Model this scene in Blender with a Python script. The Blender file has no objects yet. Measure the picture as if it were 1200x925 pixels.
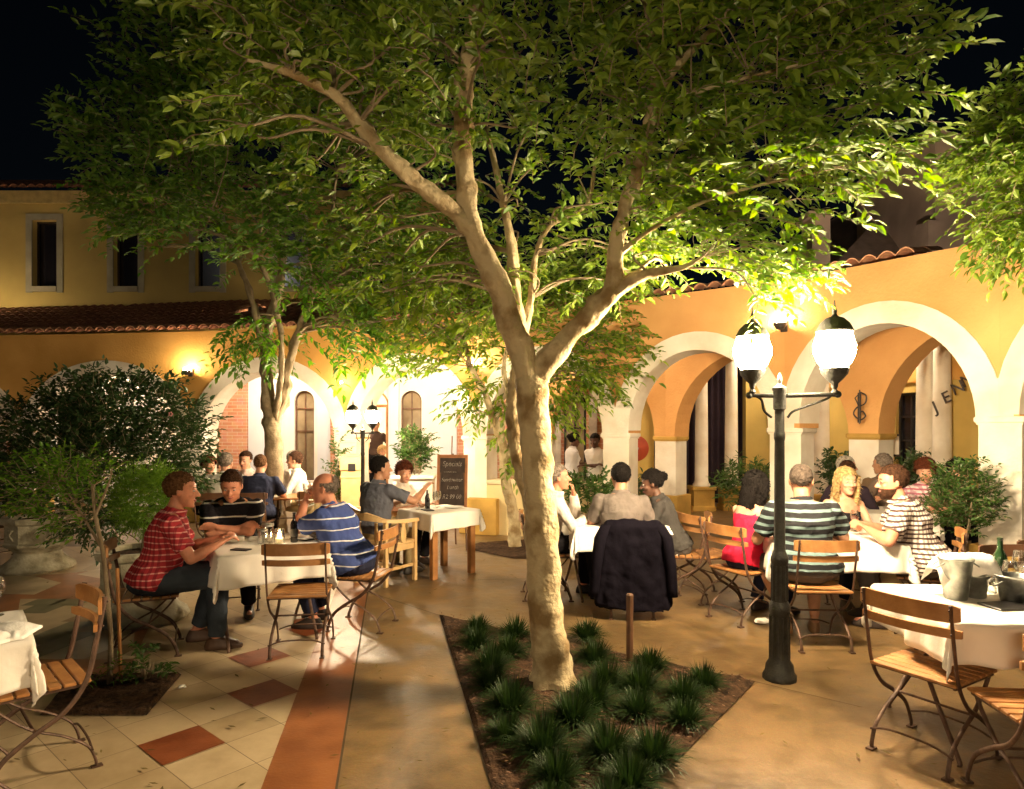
import bpy, bmesh, math, random
import numpy as np
from mathutils import Vector, Matrix, noise
random.seed(7); np.random.seed(7)
R = math.radians; PI = math.pi
sc = bpy.context.scene; COL = sc.collection
EYE = 1.72; F = 787.0; HY = 500.0
def gp(x, y, z=0.0):
    """the point at height z seen at photo position x, y"""
    Y = (EYE - z) * F / (y - HY)
    return ((x - 600) / F * Y, Y)
def at(x, y, Y):
    return Vector(((x - 600) / F * Y, Y, EYE - (y - HY) / F * Y))

# ------------------------------------------------------------ materials
def nodes(m):
    m.use_nodes = True
    return m.node_tree.nodes, m.node_tree.links
MATS = {}
def pm(name, col, rough=.7, metal=0.0, var=.15, scale=8.0, bump=0.0, bscale=60.0, spec=.5, col2=None, coat=0.0, sss=0.0, detail=4, trans=0.0, thr=None):
    """principled material; colour varied by noise between col and col2 (or darker/lighter col)"""
    if name in MATS: return MATS[name]
    m = bpy.data.materials.new(name); N, L = nodes(m)
    p = N['Principled BSDF']
    p.inputs['Roughness'].default_value = rough
    p.inputs['Metallic'].default_value = metal
    p.inputs['Specular IOR Level'].default_value = spec
    p.inputs['Coat Weight'].default_value = coat
    if sss:
        p.inputs['Subsurface Weight'].default_value = sss
        p.inputs['Subsurface Radius'].default_value = (.02, .006, .003)
    if trans:
        p.inputs['Transmission Weight'].default_value = trans
    tc = N.new('ShaderNodeTexCoord')
    nz = N.new('ShaderNodeTexNoise'); nz.inputs['Scale'].default_value = scale; nz.inputs['Detail'].default_value = detail
    L.new(tc.outputs['Object'], nz.inputs['Vector'])
    cr = N.new('ShaderNodeValToRGB')
    c2 = col2 if col2 else tuple(min(1, c * (1 + var)) for c in col)
    c1 = col if col2 else tuple(c * (1 - var) for c in col)
    a, b = thr if thr else (.35, .65)
    cr.color_ramp.elements[0].position = a; cr.color_ramp.elements[1].position = b
    cr.color_ramp.elements[0].color = (*c1, 1); cr.color_ramp.elements[1].color = (*c2, 1)
    L.new(nz.outputs['Fac'], cr.inputs['Fac']); L.new(cr.outputs['Color'], p.inputs['Base Color'])
    if bump:
        bn = N.new('ShaderNodeTexNoise'); bn.inputs['Scale'].default_value = bscale; bn.inputs['Detail'].default_value = 5
        L.new(tc.outputs['Object'], bn.inputs['Vector'])
        bp = N.new('ShaderNodeBump'); bp.inputs['Strength'].default_value = bump; bp.inputs['Distance'].default_value = .02
        L.new(bn.outputs['Fac'], bp.inputs['Height']); L.new(bp.outputs['Normal'], p.inputs['Normal'])
    MATS[name] = m
    return m
def emit(name, col, strength):
    if name in MATS: return MATS[name]
    m = bpy.data.materials.new(name); N, L = nodes(m)
    N.remove(N['Principled BSDF'])
    e = N.new('ShaderNodeEmission'); e.inputs[0].default_value = (*col, 1); e.inputs[1].default_value = strength
    L.new(e.outputs[0], N['Material Output'].inputs[0]); MATS[name] = m
    return m
def glassy(name, col=(1, 1, 1), alpha=.25):
    if name in MATS: return MATS[name]
    m = bpy.data.materials.new(name); N, L = nodes(m); N.remove(N['Principled BSDF'])
    t = N.new('ShaderNodeBsdfTransparent'); t.inputs[0].default_value = (*col, 1)
    g = N.new('ShaderNodeBsdfGlossy'); g.inputs['Roughness'].default_value = .04
    fr = N.new('ShaderNodeLayerWeight'); fr.inputs[0].default_value = .45
    mp = N.new('ShaderNodeMath'); mp.operation = 'MULTIPLY_ADD'; mp.inputs[1].default_value = .8; mp.inputs[2].default_value = alpha * .3
    L.new(fr.outputs['Facing'], mp.inputs[0])
    mx = N.new('ShaderNodeMixShader'); L.new(mp.outputs[0], mx.inputs[0]); L.new(t.outputs[0], mx.inputs[1]); L.new(g.outputs[0], mx.inputs[2])
    L.new(mx.outputs[0], N['Material Output'].inputs[0]); MATS[name] = m
    return m
def leafmat(name, col, col2, tr=.45, rough=.45, gl=.06):
    m = bpy.data.materials.new(name); N, L = nodes(m); N.remove(N['Principled BSDF'])
    g = N.new('ShaderNodeNewGeometry'); cr = N.new('ShaderNodeValToRGB')
    cr.color_ramp.elements[0].color = (*col, 1); cr.color_ramp.elements[1].color = (*col2, 1)
    L.new(g.outputs['Random Per Island'], cr.inputs['Fac'])
    d = N.new('ShaderNodeBsdfDiffuse'); t = N.new('ShaderNodeBsdfTranslucent'); s = N.new('ShaderNodeBsdfGlossy')
    s.inputs['Roughness'].default_value = rough; s.inputs[0].default_value = (.8, .85, .7, 1)
    L.new(cr.outputs[0], d.inputs[0])
    hs = N.new('ShaderNodeHueSaturation'); hs.inputs['Value'].default_value = 1.3; hs.inputs['Saturation'].default_value = 1.15
    L.new(cr.outputs[0], hs.inputs['Color']); L.new(hs.outputs[0], t.inputs[0])
    a = N.new('ShaderNodeMixShader'); a.inputs[0].default_value = tr; L.new(d.outputs[0], a.inputs[1]); L.new(t.outputs[0], a.inputs[2])
    b = N.new('ShaderNodeMixShader'); b.inputs[0].default_value = gl; L.new(a.outputs[0], b.inputs[1]); L.new(s.outputs[0], b.inputs[2])
    L.new(b.outputs[0], N['Material Output'].inputs[0])
    return m
def math_node(N, L, op, a, b=None, c=None):
    n = N.new('ShaderNodeMath'); n.operation = op
    for i, v in enumerate((a, b, c)):
        if v is None: continue
        if isinstance(v, (int, float)): n.inputs[i].default_value = v
        else: L.new(v, n.inputs[i])
    return n.outputs[0]
def mixc(N, L, fac, a, b, mode='MIX'):
    n = N.new('ShaderNodeMix'); n.data_type = 'RGBA'; n.blend_type = mode
    if isinstance(fac, (int, float)): n.inputs[0].default_value = fac
    else: L.new(fac, n.inputs[0])
    for k, v in ((6, a), (7, b)):
        if isinstance(v, tuple): n.inputs[k].default_value = (*v, 1)
        else: L.new(v, n.inputs[k])
    return n.outputs[2]
def stripes(name, base, line, period, width, phase=0.0, axis='Z', line2=None, period2=None, width2=None, rough=.85, sgn=1):
    """cloth with lines across axis; with line2 also lines round the body (plaid)"""
    m = bpy.data.materials.new(name); N, L = nodes(m); p = N['Principled BSDF']; p.inputs['Roughness'].default_value = rough
    p.inputs['Specular IOR Level'].default_value = .2
    tc = N.new('ShaderNodeTexCoord'); sp = N.new('ShaderNodeSeparateXYZ'); L.new(tc.outputs['Object'], sp.inputs[0])
    nz = N.new('ShaderNodeTexNoise'); nz.inputs['Scale'].default_value = 5; L.new(tc.outputs['Object'], nz.inputs['Vector'])
    wob = math_node(N, L, 'MULTIPLY', nz.outputs['Fac'], .03)
    z = math_node(N, L, 'ADD', sp.outputs['Z'], wob)
    if axis == 'ZY':
        z = math_node(N, L, 'ADD', z, math_node(N, L, 'MULTIPLY', sp.outputs['Y'], -.25))
    f = math_node(N, L, 'FRACT', math_node(N, L, 'MULTIPLY_ADD', z, 1 / period, phase))
    k = math_node(N, L, 'LESS_THAN', f, width)
    col = mixc(N, L, k, base, line)
    if line2:
        xy = math_node(N, L, 'ADD', math_node(N, L, 'ADD' if sgn > 0 else 'SUBTRACT', sp.outputs['X'], sp.outputs['Y']), wob)
        f2 = math_node(N, L, 'FRACT', math_node(N, L, 'MULTIPLY', xy, 1 / period2))
        k2 = math_node(N, L, 'LESS_THAN', f2, width2)
        col = mixc(N, L, math_node(N, L, 'MULTIPLY', k2, .6), col, line2)
    L.new(col, p.inputs['Base Color'])
    bn = N.new('ShaderNodeTexNoise'); bn.inputs['Scale'].default_value = 14; L.new(tc.outputs['Object'], bn.inputs['Vector'])
    bp = N.new('ShaderNodeBump'); bp.inputs['Strength'].default_value = .5; bp.inputs['Distance'].default_value = .02
    L.new(bn.outputs['Fac'], bp.inputs['Height']); L.new(bp.outputs['Normal'], p.inputs['Normal'])
    MATS[name] = m
    return m
def brickmat(name, c1, c2, mortar, sx=4.4):
    m = bpy.data.materials.new(name); N, L = nodes(m); p = N['Principled BSDF']; p.inputs['Roughness'].default_value = .9
    tc = N.new('ShaderNodeTexCoord'); sp = N.new('ShaderNodeSeparateXYZ'); L.new(tc.outputs['Object'], sp.inputs[0])
    cb = N.new('ShaderNodeCombineXYZ'); L.new(math_node(N, L, 'ADD', sp.outputs['X'], sp.outputs['Y']), cb.inputs[0]); L.new(sp.outputs['Z'], cb.inputs[1])
    b = N.new('ShaderNodeTexBrick'); b.inputs['Color1'].default_value = (*c1, 1); b.inputs['Color2'].default_value = (*c2, 1); b.inputs['Mortar'].default_value = (*mortar, 1)
    b.inputs['Scale'].default_value = sx; b.inputs['Mortar Size'].default_value = .02; b.inputs['Row Height'].default_value = .32; b.inputs['Brick Width'].default_value = .95
    L.new(cb.outputs[0], b.inputs['Vector'])
    nz = N.new('ShaderNodeTexNoise'); nz.inputs['Scale'].default_value = 6; L.new(tc.outputs['Object'], nz.inputs['Vector'])
    L.new(mixc(N, L, .35, b.outputs['Color'], nz.outputs['Color'], 'SOFT_LIGHT'), p.inputs['Base Color'])
    bp = N.new('ShaderNodeBump'); bp.inputs['Strength'].default_value = .5; bp.inputs['Distance'].default_value = .01; bp.invert = True
    L.new(b.outputs['Fac'], bp.inputs['Height']); L.new(bp.outputs['Normal'], p.inputs['Normal'])
    MATS[name] = m
    return m

# ------------------------------------------------------------ mesh builder
class MB:
    def __init__(s): s.v = []; s.f = []; s.m = []
    def add(s, vs, fs, mi=0):
        o = len(s.v); s.v.extend([tuple(v) for v in vs]); s.f.extend([tuple(i + o for i in f) for f in fs]); s.m.extend([mi] * len(fs))
    def box(s, c, size, rz=0.0, mi=0, M=None, bev=0.0):
        x, y, z = size[0] / 2, size[1] / 2, size[2] / 2
        if bev:
            b = bev; ring = [(-x + b, -y), (x - b, -y), (x, -y + b), (x, y - b), (x - b, y), (-x + b, y), (-x, y - b), (-x, -y + b)]
            k = [(px * (1 - b / x), py * (1 - b / y), -z) for px, py in ring] + [(px, py, -z + b) for px, py in ring] + [(px, py, z - b) for px, py in ring] + [(px * (1 - b / x), py * (1 - b / y), z) for px, py in ring]
            fs = [tuple(range(7, -1, -1)), tuple(range(24, 32))]
            for r in range(3):
                for i in range(8):
                    j = (i + 1) % 8; fs.append((r * 8 + i, r * 8 + j, r * 8 + 8 + j, r * 8 + 8 + i))
        else:
            k = [(-x, -y, -z), (x, -y, -z), (x, y, -z), (-x, y, -z), (-x, -y, z), (x, -y, z), (x, y, z), (-x, y, z)]
            fs = [(3, 2, 1, 0), (4, 5, 6, 7), (0, 1, 5, 4), (1, 2, 6, 5), (2, 3, 7, 6), (3, 0, 4, 7)]
        T = Matrix.Translation(c) @ (M if M is not None else Matrix.Rotation(rz, 4, 'Z'))
        s.add([T @ Vector(q) for q in k], fs, mi)
    def loft(s, secs, mi=0, n=16, caps=True):
        """secs: list of (centre, u vector, v vector) ellipse sections"""
        vs = []; fs = []
        for c, u, v in secs:
            c, u, v = Vector(c), Vector(u), Vector(v)
            for i in range(n):
                a = 2 * PI * i / n; vs.append(c + u * math.cos(a) + v * math.sin(a))
        for r in range(len(secs) - 1):
            for i in range(n):
                j = (i + 1) % n; fs.append((r * n + i, r * n + j, (r + 1) * n + j, (r + 1) * n + i))
        if caps:
            fs.append(tuple(range(n - 1, -1, -1))); fs.append(tuple((len(secs) - 1) * n + i for i in range(n)))
        s.add(vs, fs, mi)
    def tube(s, pts, rad, mi=0, n=8, flat=1.0, caps=True):
        pts = [Vector(p) for p in pts]
        if isinstance(rad, (int, float)): rad = [rad] * len(pts)
        up = None; secs = []
        for i, p in enumerate(pts):
            t = (pts[min(i + 1, len(pts) - 1)] - pts[max(i - 1, 0)]).normalized()
            if up is None:
                up = Vector((0, 0, 1)) if abs(t.z) < .9 else Vector((1, 0, 0))
            u = t.cross(up)
            if u.length < 1e-4: u = t.cross(Vector((0, 1, 0)))
            u.normalize(); v = u.cross(t).normalized(); up = v
            secs.append((p, u * rad[i], v * rad[i] * flat))
        s.loft(secs, mi, n, caps)
    def ell(s, c, r, mi=0, M=None, n=14, m=9):
        M = M if M is not None else Matrix.Identity(3)
        vs = []; fs = []; c = Vector(c)
        for j in range(1, m):
            t = PI * j / m
            for i in range(n):
                a = 2 * PI * i / n
                vs.append(c + M @ Vector((r[0] * math.sin(t) * math.cos(a), r[1] * math.sin(t) * math.sin(a), r[2] * math.cos(t))))
        top = len(vs); vs.append(c + M @ Vector((0, 0, r[2]))); vs.append(c + M @ Vector((0, 0, -r[2])))
        for j in range(m - 2):
            for i in range(n):
                k = (i + 1) % n; fs.append((j * n + i, (j + 1) * n + i, (j + 1) * n + k, j * n + k))
        for i in range(n):
            k = (i + 1) % n; fs.append((top, i, k)); fs.append((top + 1, (m - 2) * n + k, (m - 2) * n + i))
        s.add(vs, fs, mi)
    def cap(s, a, b, ra, rb, mi=0, n=12, flat=None, ratio=1.0):
        """tapered capsule a-b; flat = direction in which it is squashed by ratio"""
        a, b = Vector(a), Vector(b); d = (b - a); L_ = max(d.length, 1e-5); d.normalize()
        f = Vector(flat) if flat is not None else (Vector((0, 0, 1)) if abs(d.z) < .9 else Vector((0, 1, 0)))
        u = d.cross(f).normalized(); v = d.cross(u).normalized(); secs = []
        for t in (90, 60, 30): secs.append((a - d * ra * math.sin(R(t)), math.cos(R(t - .5 if t == 90 else t)) * ra))
        secs.append((a, ra)); secs.append((b, rb))
        for t in (30, 60, 90): secs.append((b + d * rb * math.sin(R(t)), math.cos(R(t - .5 if t == 90 else t)) * rb))
        s.loft([(c, u * r, v * r * ratio) for c, r in secs], mi, n)
    def lathe(s, prof, c=(0, 0, 0), n=20, mi=0, M=None):
        """prof: (radius, z) pairs bottom to top"""
        M = M if M is not None else Matrix.Identity(3); c = Vector(c); vs = []; fs = []
        for r, z in prof:
            for i in range(n):
                a = 2 * PI * i / n; vs.append(c + M @ Vector((max(r, 1e-4) * math.cos(a), max(r, 1e-4) * math.sin(a), z)))
        for k in range(len(prof) - 1):
            for i in range(n):
                j = (i + 1) % n; fs.append((k * n + i, k * n + j, (k + 1) * n + j, (k + 1) * n + i))
        fs.append(tuple(range(n - 1, -1, -1))); fs.append(tuple((len(prof) - 1) * n + i for i in range(n)))
        s.add(vs, fs, mi)
    def prism(s, pts, z0, z1, mi=0):
        n = len(pts)
        vs = [(x, y, z0) for x, y in pts] + [(x, y, z1) for x, y in pts]
        fs = [tuple(range(n - 1, -1, -1)), tuple(range(n, 2 * n))] + [(i, (i + 1) % n, n + (i + 1) % n, n + i) for i in range(n)]
        s.add(vs, fs, mi)
    def poly(s, pts, mi=0):
        s.add(pts, [tuple(range(len(pts)))], mi)
    def mesh(s, name):
        me = bpy.data.meshes.new(name); me.from_pydata(s.v, [], s.f); me.polygons.foreach_set('material_index', s.m); me.update()
        return me
    def build(s, name, mats, parent=None, smooth=False, loc=None, rz=0.0, fixn=True):
        me = s.mesh(name)
        if fixn:
            bm = bmesh.new(); bm.from_mesh(me); bmesh.ops.recalc_face_normals(bm, faces=bm.faces); bm.to_mesh(me); bm.free()
        if not isinstance(mats, (list, tuple)): mats = [mats]
        for m in mats: me.materials.append(m)
        if smooth:
            try: me.shade_smooth()
            except Exception: me.polygons.foreach_set('use_smooth', [True] * len(me.polygons))
            if smooth != 'full':
                try: me.set_sharp_from_angle(angle=R(45))
                except Exception: pass
        o = bpy.data.objects.new(name, me); COL.objects.link(o)
        if parent: o.parent = parent
        if loc is not None: o.location = loc
        if rz: o.rotation_euler = (0, 0, rz)
        return o
def tag(o, label=None, cat=None, group=None, kind=None):
    if label: o['label'] = label
    if cat: o['category'] = cat
    if group: o['group'] = group
    if kind: o['kind'] = kind
    return o
def thing(name, label, cat, loc=(0, 0, 0), rz=0.0, group=None):
    o = bpy.data.objects.new(name, None); COL.objects.link(o); o.location = loc; o.rotation_euler = (0, 0, rz)
    o.empty_display_size = .2
    return tag(o, label, cat, group)
def dup(root, loc, rz, label, group=None, scale=None):
    r = root.copy(); COL.objects.link(r); r.location = loc; r.rotation_euler = (0, 0, rz); r['label'] = label
    if group: r['group'] = group
    if scale: r.scale = (scale,) * 3
    for ch in list(root.children):
        c = ch.copy(); COL.objects.link(c); c.parent = r
        for g in list(ch.children):
            d = g.copy(); COL.objects.link(d); d.parent = c
    return r
def textmesh(name, body, size, mat, parent=None, depth=.004, M=None, align='LEFT', shear=0.0, scatter=0.0):
    cu = bpy.data.curves.new(name, 'FONT'); cu.body = body; cu.size = size; cu.extrude = depth; cu.align_x = align; cu.shear = shear
    t = bpy.data.objects.new('tmp', cu); COL.objects.link(t); bpy.context.view_layer.update()
    me = bpy.data.meshes.new_from_object(t.evaluated_get(bpy.context.evaluated_depsgraph_get()))
    bpy.data.objects.remove(t); me.name = name; me.materials.clear(); me.materials.append(mat)
    o = bpy.data.objects.new(name, me); COL.objects.link(o)
    if M is not None: me.transform(M)
    if parent: o.parent = parent
    return o
def remeshed(mb, voxel, smooth=2, fac=.5):
    me = mb.mesh('tmp'); o = bpy.data.objects.new('tmp', me); COL.objects.link(o)
    bm = bmesh.new(); bm.from_mesh(me); bmesh.ops.recalc_face_normals(bm, faces=bm.faces); bm.to_mesh(me); bm.free()
    m = o.modifiers.new('r', 'REMESH'); m.mode = 'VOXEL'; m.voxel_size = voxel; m.use_smooth_shade = True
    if smooth:
        k = o.modifiers.new('s', 'SMOOTH'); k.factor = fac; k.iterations = smooth
    bpy.context.view_layer.update()
    out = bpy.data.meshes.new_from_object(o.evaluated_get(bpy.context.evaluated_depsgraph_get()))
    bpy.data.objects.remove(o); bpy.data.meshes.remove(me)
    out.polygons.foreach_set('use_smooth', [True] * len(out.polygons))
    return out
def linkmesh(name, me, mat, parent):
    me.name = name; me.materials.clear(); me.materials.append(mat)
    o = bpy.data.objects.new(name, me); COL.objects.link(o); o.parent = parent
    return o

# ------------------------------------------------------------ palette
M_ = {}
M_['stucco'] = pm('orange_stucco_lit_tint', (.50, .26, .06), .9, col2=(.68, .38, .11), scale=1.1, bump=.4, bscale=30, spec=.2, detail=12, thr=(.3, .68))  # yellower than the right wall: sconce light put into the colour
M_['stucco_r'] = pm('orange_stucco_right', (.52, .26, .085), .9, col2=(.70, .39, .15), scale=1.1, bump=.4, bscale=30, spec=.2, detail=12, thr=(.3, .68))  # same stucco as the left wall, without its yellow light tint
M_['yellow'] = pm('yellow_stucco', (.58, .42, .13), .9, var=.12, scale=1.3, bump=.2, bscale=40, spec=.2)
M_['plinth'] = pm('ochre_stucco', (.50, .31, .08), .9, var=.15, scale=3, bump=.2, bscale=40, spec=.2)
M_['white'] = pm('white_stucco', (.82, .77, .67), .85, col2=(.64, .56, .44), scale=1.8, bump=.3, bscale=26, spec=.2, detail=10)
M_['cool'] = pm('pale_blue_plaster', (.62, .66, .74), .85, var=.05, scale=2)
M_['brick'] = brickmat('red_brick', (.45, .19, .11), (.52, .27, .17), (.55, .45, .36))
M_['roof'] = pm('clay_tile', (.20, .075, .045), .85, col2=(.36, .16, .09), scale=9, bump=.3, bscale=40)
M_['tile'] = pm('ridge_tile', (.40, .17, .09), .8, col2=(.60, .33, .19), scale=6, bump=.2, bscale=40)
M_['iron'] = pm('dark_iron', (.055, .042, .036), .5, metal=.35, var=.3, scale=30, bump=.15, bscale=120)
M_['rust'] = pm('brown_iron', (.10, .055, .035), .55, metal=.3, var=.3, scale=25, bump=.15, bscale=100)
M_['lampiron'] = pm('charcoal_iron', (.026, .025, .021), .5, metal=.1, var=.3, scale=20, bump=.3, bscale=70, spec=.35)
M_['wood'] = pm('varnished_slat_wood', (.30, .125, .035), .45, col2=(.46, .22, .075), scale=9, bump=.12, bscale=90, coat=.15)
M_['palewood'] = pm('pale_oak', (.56, .36, .15), .5, col2=(.66, .45, .21), scale=6, bump=.1, bscale=70)
M_['tablewood'] = pm('brown_table_wood', (.36, .16, .05), .5, var=.2, scale=8, bump=.1)
M_['darkwood'] = pm('dark_brown_wood', (.13, .06, .03), .5, var=.2, scale=9, bump=.1)
M_['cloth'] = pm('white_tablecloth', (.78, .73, .65), .9, var=.05, scale=3, bump=.35, bscale=9, spec=.15)
M_['napkin'] = pm('white_napkin', (.82, .79, .73), .9, var=.04, scale=6, bump=.3, bscale=25, spec=.15)
M_['bark'] = pm('pale_mottled_bark', (.26, .175, .08), .88, col2=(.52, .42, .25), scale=5.5, bump=1.0, bscale=24, spec=.15, detail=10, thr=(.36, .54))
M_['bark2'] = pm('grey_bark', (.20, .15, .09), .85, col2=(.32, .25, .16), scale=9, bump=.6, bscale=26, spec=.2, detail=8)
M_['stone'] = pm('weathered_cast_stone', (.30, .27, .18), .9, col2=(.50, .46, .33), scale=9, bump=.5, bscale=40)
M_['soil'] = pm('dark_soil', (.028, .018, .012), 1, col2=(.09, .05, .028), scale=22, bump=1, bscale=55, spec=.1)
M_['black'] = pm('black_plastic', (.015, .013, .014), .4, var=.2)
M_['steel'] = pm('galvanised_steel', (.34, .35, .33), .38, metal=1, var=.3, scale=14, bump=.12)
M_['bottle'] = pm('green_bottle_glass', (.02, .05, .018), .08, var=.1, coat=.6)
M_['bottleb'] = pm('black_bottle_glass', (.01, .009, .008), .1, var=.1, coat=.6)
M_['glass'] = glassy('clear_glass', (.97, .98, .97), .25)
M_['wine'] = pm('red_wine', (.12, .005, .01), .1, var=.1)
M_['candle'] = emit('candle_flame_glow', (1, .62, .28), 60)
M_['lamp'] = emit('lantern_light', (1, .77, .48), 430)
M_['lamp_far'] = emit('far_lantern_light', (1, .78, .50), 280)
M_['sconce'] = emit('sconce_bulb', (1, .78, .46), 260)
M_['warm_room'] = emit('room_lamp', (1, .84, .62), 120)
M_['lamp_fill'] = emit('rear_fill_light', (1, .76, .46), 170)
M_['dim_fill_lamp'] = emit('small_fill_lamp', (1, .84, .60), 190)
M_['winglass'] = pm('window_glass_dark', (.012, .010, .014), .12, var=.2, scale=2)
M_['winlit'] = pm('window_glass_warm', (.20, .15, .09), .12, col2=(.34, .27, .17), scale=2.5)
M_['eye'] = pm('eye_white', (.42, .36, .32), .6, var=.03)
M_['iris'] = pm('iris_dark', (.03, .02, .015), .5, var=.1)
M_['lips'] = pm('lips', (.38, .12, .10), .5, var=.1)
M_['lipsd'] = pm('lips_dark', (.16, .05, .045), .5, var=.1)
M_['chalk'] = pm('chalk', (.12, .10, .085), .95, col2=(.42, .39, .35), scale=45, thr=(.4, .6))
M_['board'] = pm('blackboard_face', (.045, .03, .025), .8, var=.3, scale=9)
M_['red'] = pm('red_enamel', (.36, .05, .015), .6, var=.1)
# ------------------------------------------------------------ people
def skinm(k):
    d = {'fair': ((.56, .29, .185), .12), 'ruddy': ((.56, .235, .14), .12), 'tan': ((.42, .21, .12), .12), 'dark': ((.11, .052, .032), .15)}[k]
    return pm('skin_' + k, d[0], .5, var=d[1], scale=18, bump=.08, bscale=90, sss=.06 if k != 'dark' else 0, spec=.4)
def hairm(k):
    d = {'brown': (.045, .020, .010), 'black': (.008, .006, .005), 'blond': (.42, .28, .12), 'grey': (.20, .16, .13), 'auburn': (.085, .022, .009), 'fairbrown': (.11, .052, .022), 'white': (.40, .36, .30), 'darkgrey': (.06, .045, .035)}[k]
    return pm('hair_' + k, d, .7, var=.4, scale=45, bump=.8, bscale=110, spec=.12)
def cloth(name, c, var=.12): return pm(name, c, .9, var=var, scale=6, bump=.5, bscale=16, spec=.02 if max(c) < .03 else .12)
def ik(a, b, l1, l2, pole):
    a, b, pole = Vector(a), Vector(b), Vector(pole); d = b - a; D = d.length
    if D > (l1 + l2) * .995:
        b = a + d.normalized() * (l1 + l2) * .995; d = b - a; D = d.length
    if D < abs(l1 - l2) + .02: D = abs(l1 - l2) + .02
    x = (l1 * l1 - l2 * l2 + D * D) / (2 * D); h = math.sqrt(max(l1 * l1 - x * x, 0))
    n = d.normalized(); p = pole - n * pole.dot(n); p.normalize()
    return a + n * x + p * h, b
def rough_mesh(me, amp, scale, seed=0):
    n = len(me.vertices); co = np.empty(n * 3); me.vertices.foreach_get('co', co); nm = np.empty(n * 3)
    me.vertices.foreach_get('normal', nm); co = co.reshape(-1, 3); nm = nm.reshape(-1, 3)
    d = np.empty(n)
    for i in range(n):
        c = co[i]; d[i] = noise.noise(Vector((c[0] * scale + seed, c[1] * scale, c[2] * scale * .6))) + .5 * noise.noise(Vector((c[0] * scale * 2.3, c[1] * scale * 2.3 + seed, c[2] * scale * 2)))
    co = co + nm * (d * amp)[:, None]
    me.vertices.foreach_set('co', co.ravel()); me.update()
def person(label, loc, face, skin='fair', hair='brown', style='short', shirt=None, sleeve='short', trousers=None, shorts=False, shoes=None,
           lean=14, tilt=0, twist=0, yaw=0, nod=0, wr=(.2, .42, .80), wl=(-.2, .42, .80), knees=None, feet=None, bulk=1.0, s=1.0, standing=False,
           vox=.0075, woman=False, extra=None, curl=35, arms_pole=None, beard=False, glasses=False, group=None, seat=.46, handdir=None, name='person', lower=True, cat='person'):
    """local frame: +Y the way the body faces, origin on the ground under the pelvis. face: degrees, 0 = away from camera, 90 = towards -X"""
    root = thing(name, label, cat, loc, R(face), group)
    root.scale = (s, s, s)
    if standing: pz = .93
    else: pz = seat + .10
    inv = 1.0
    hip = Vector((0, 0, pz)); T = Matrix.Rotation(R(twist), 3, 'Z') @ Matrix.Rotation(R(-lean), 3, 'X') @ Matrix.Rotation(R(tilt), 3, 'Y')
    def tp(x, y, z): return hip + T @ Vector((x, y, z))
    ux = T @ Vector((1, 0, 0)); uy = T @ Vector((0, 1, 0)); b = bulk; wsh = .93 if woman else 1.0
    # torso sections: height above pelvis, half width, half depth, forward offset
    secs = [(-.10, .13, .10, 0), (-.06, .165, .125, 0), (.0, .178, .125, 0), (.10, .155 if not woman else .138, .108, .01), (.20, .15 if not woman else .13, .105, .012), (.30, .165 * wsh, .118, .012), (.38, .18 * wsh, .118, .005),
            (.44, .17 * wsh, .10, -.005), (.485, .12, .075, -.01), (.515, .065, .06, 0)]
    if b > 1.05: secs = [(h, w * (1 + (b - 1) * 1.1), d * (1 + (b - 1) * (2.2 if .0 < h < .35 else 1.0)), f + (b - 1) * (.12 if .0 < h < .3 else 0)) for h, w, d, f in secs]
    def torso(mb, inf, top=99, bot=-9):
        L_ = []
        for h, w, d, f in secs:
            if h > top or h < bot: continue
            L_.append((tp(0, f, h), ux * (w + inf), uy * (d + inf)))
        mb.loft(L_, n=20)
    body = MB(); sh = MB(); tr = MB(); sos = []
    torso(body, 0 if sleeve == 'none' else -.012)
    if woman and sleeve:
        for sx in (-1, 1):
            for mbx, inf in ((body, 0), (sh, .01)): mbx.ell(tp(sx * .075, .095, .30), (.062 + inf, .05 + inf, .058 + inf), M=T)
    # neck and head
    nb = tp(0, 0, .50); Hd = (Matrix.Rotation(R(yaw), 3, 'Z') @ Matrix.Rotation(R(-nod), 3, 'X')) * 1.09
    hc = nb + T @ Vector((0, .012, .09)) * .35 + Hd @ Vector((0, .018, .115))
    body.cap(tp(0, -.005, .44), hc + Hd @ Vector((0, -.02, -.05)), .06 * (b ** .5) * (1 if not woman else .85), .052 * (b ** .5) * (1 if not woman else .85))
    def hp(x, y, z): return hc + Hd @ Vector((x, y, z))
    body.ell(hp(0, -.012, .03), (.077, .097, .09), M=Hd, n=18, m=12)
    jw = 1.0 if not woman else .92; jw *= (1 + (b - 1) * .5)
    body.loft([(hp(0, .015, .05), Hd @ Vector((.07, 0, 0)), Hd @ Vector((0, .07, 0))), (hp(0, .018, .01), Hd @ Vector((.069 * jw, 0, 0)), Hd @ Vector((0, .069, 0))),
               (hp(0, .02, -.035), Hd @ Vector((.065 * jw, 0, 0)), Hd @ Vector((0, .065, 0))), (hp(0, .026, -.075), Hd @ Vector((.054 * jw, 0, 0)), Hd @ Vector((0, .058, 0))),
               (hp(0, .04, -.105), Hd @ Vector((.034 * jw, 0, 0)), Hd @ Vector((0, .036, 0)))], n=18)
    body.cap(hp(0, .084, .014), hp(0, .108, -.024), .008, .0135); body.ell(hp(.012, .094, -.027), (.009, .011, .008), M=Hd); body.ell(hp(-.012, .094, -.027), (.009, .011, .008), M=Hd)
    body.cap(hp(-.034, .074, .029), hp(.034, .074, .029), .011, .011)
    for sx in (-1, 1):
        body.ell(hp(sx * .036, .058, -.022), (.027, .026, .022), M=Hd)
        body.ell(hp(sx * .077, -.008, -.002), (.008, .018, .030), M=Hd @ Matrix.Rotation(R(sx * 18), 3, 'Z'))
        body.ell(hp(sx * .071, -.006, .01), (.012, .012, .015), M=Hd)
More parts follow.
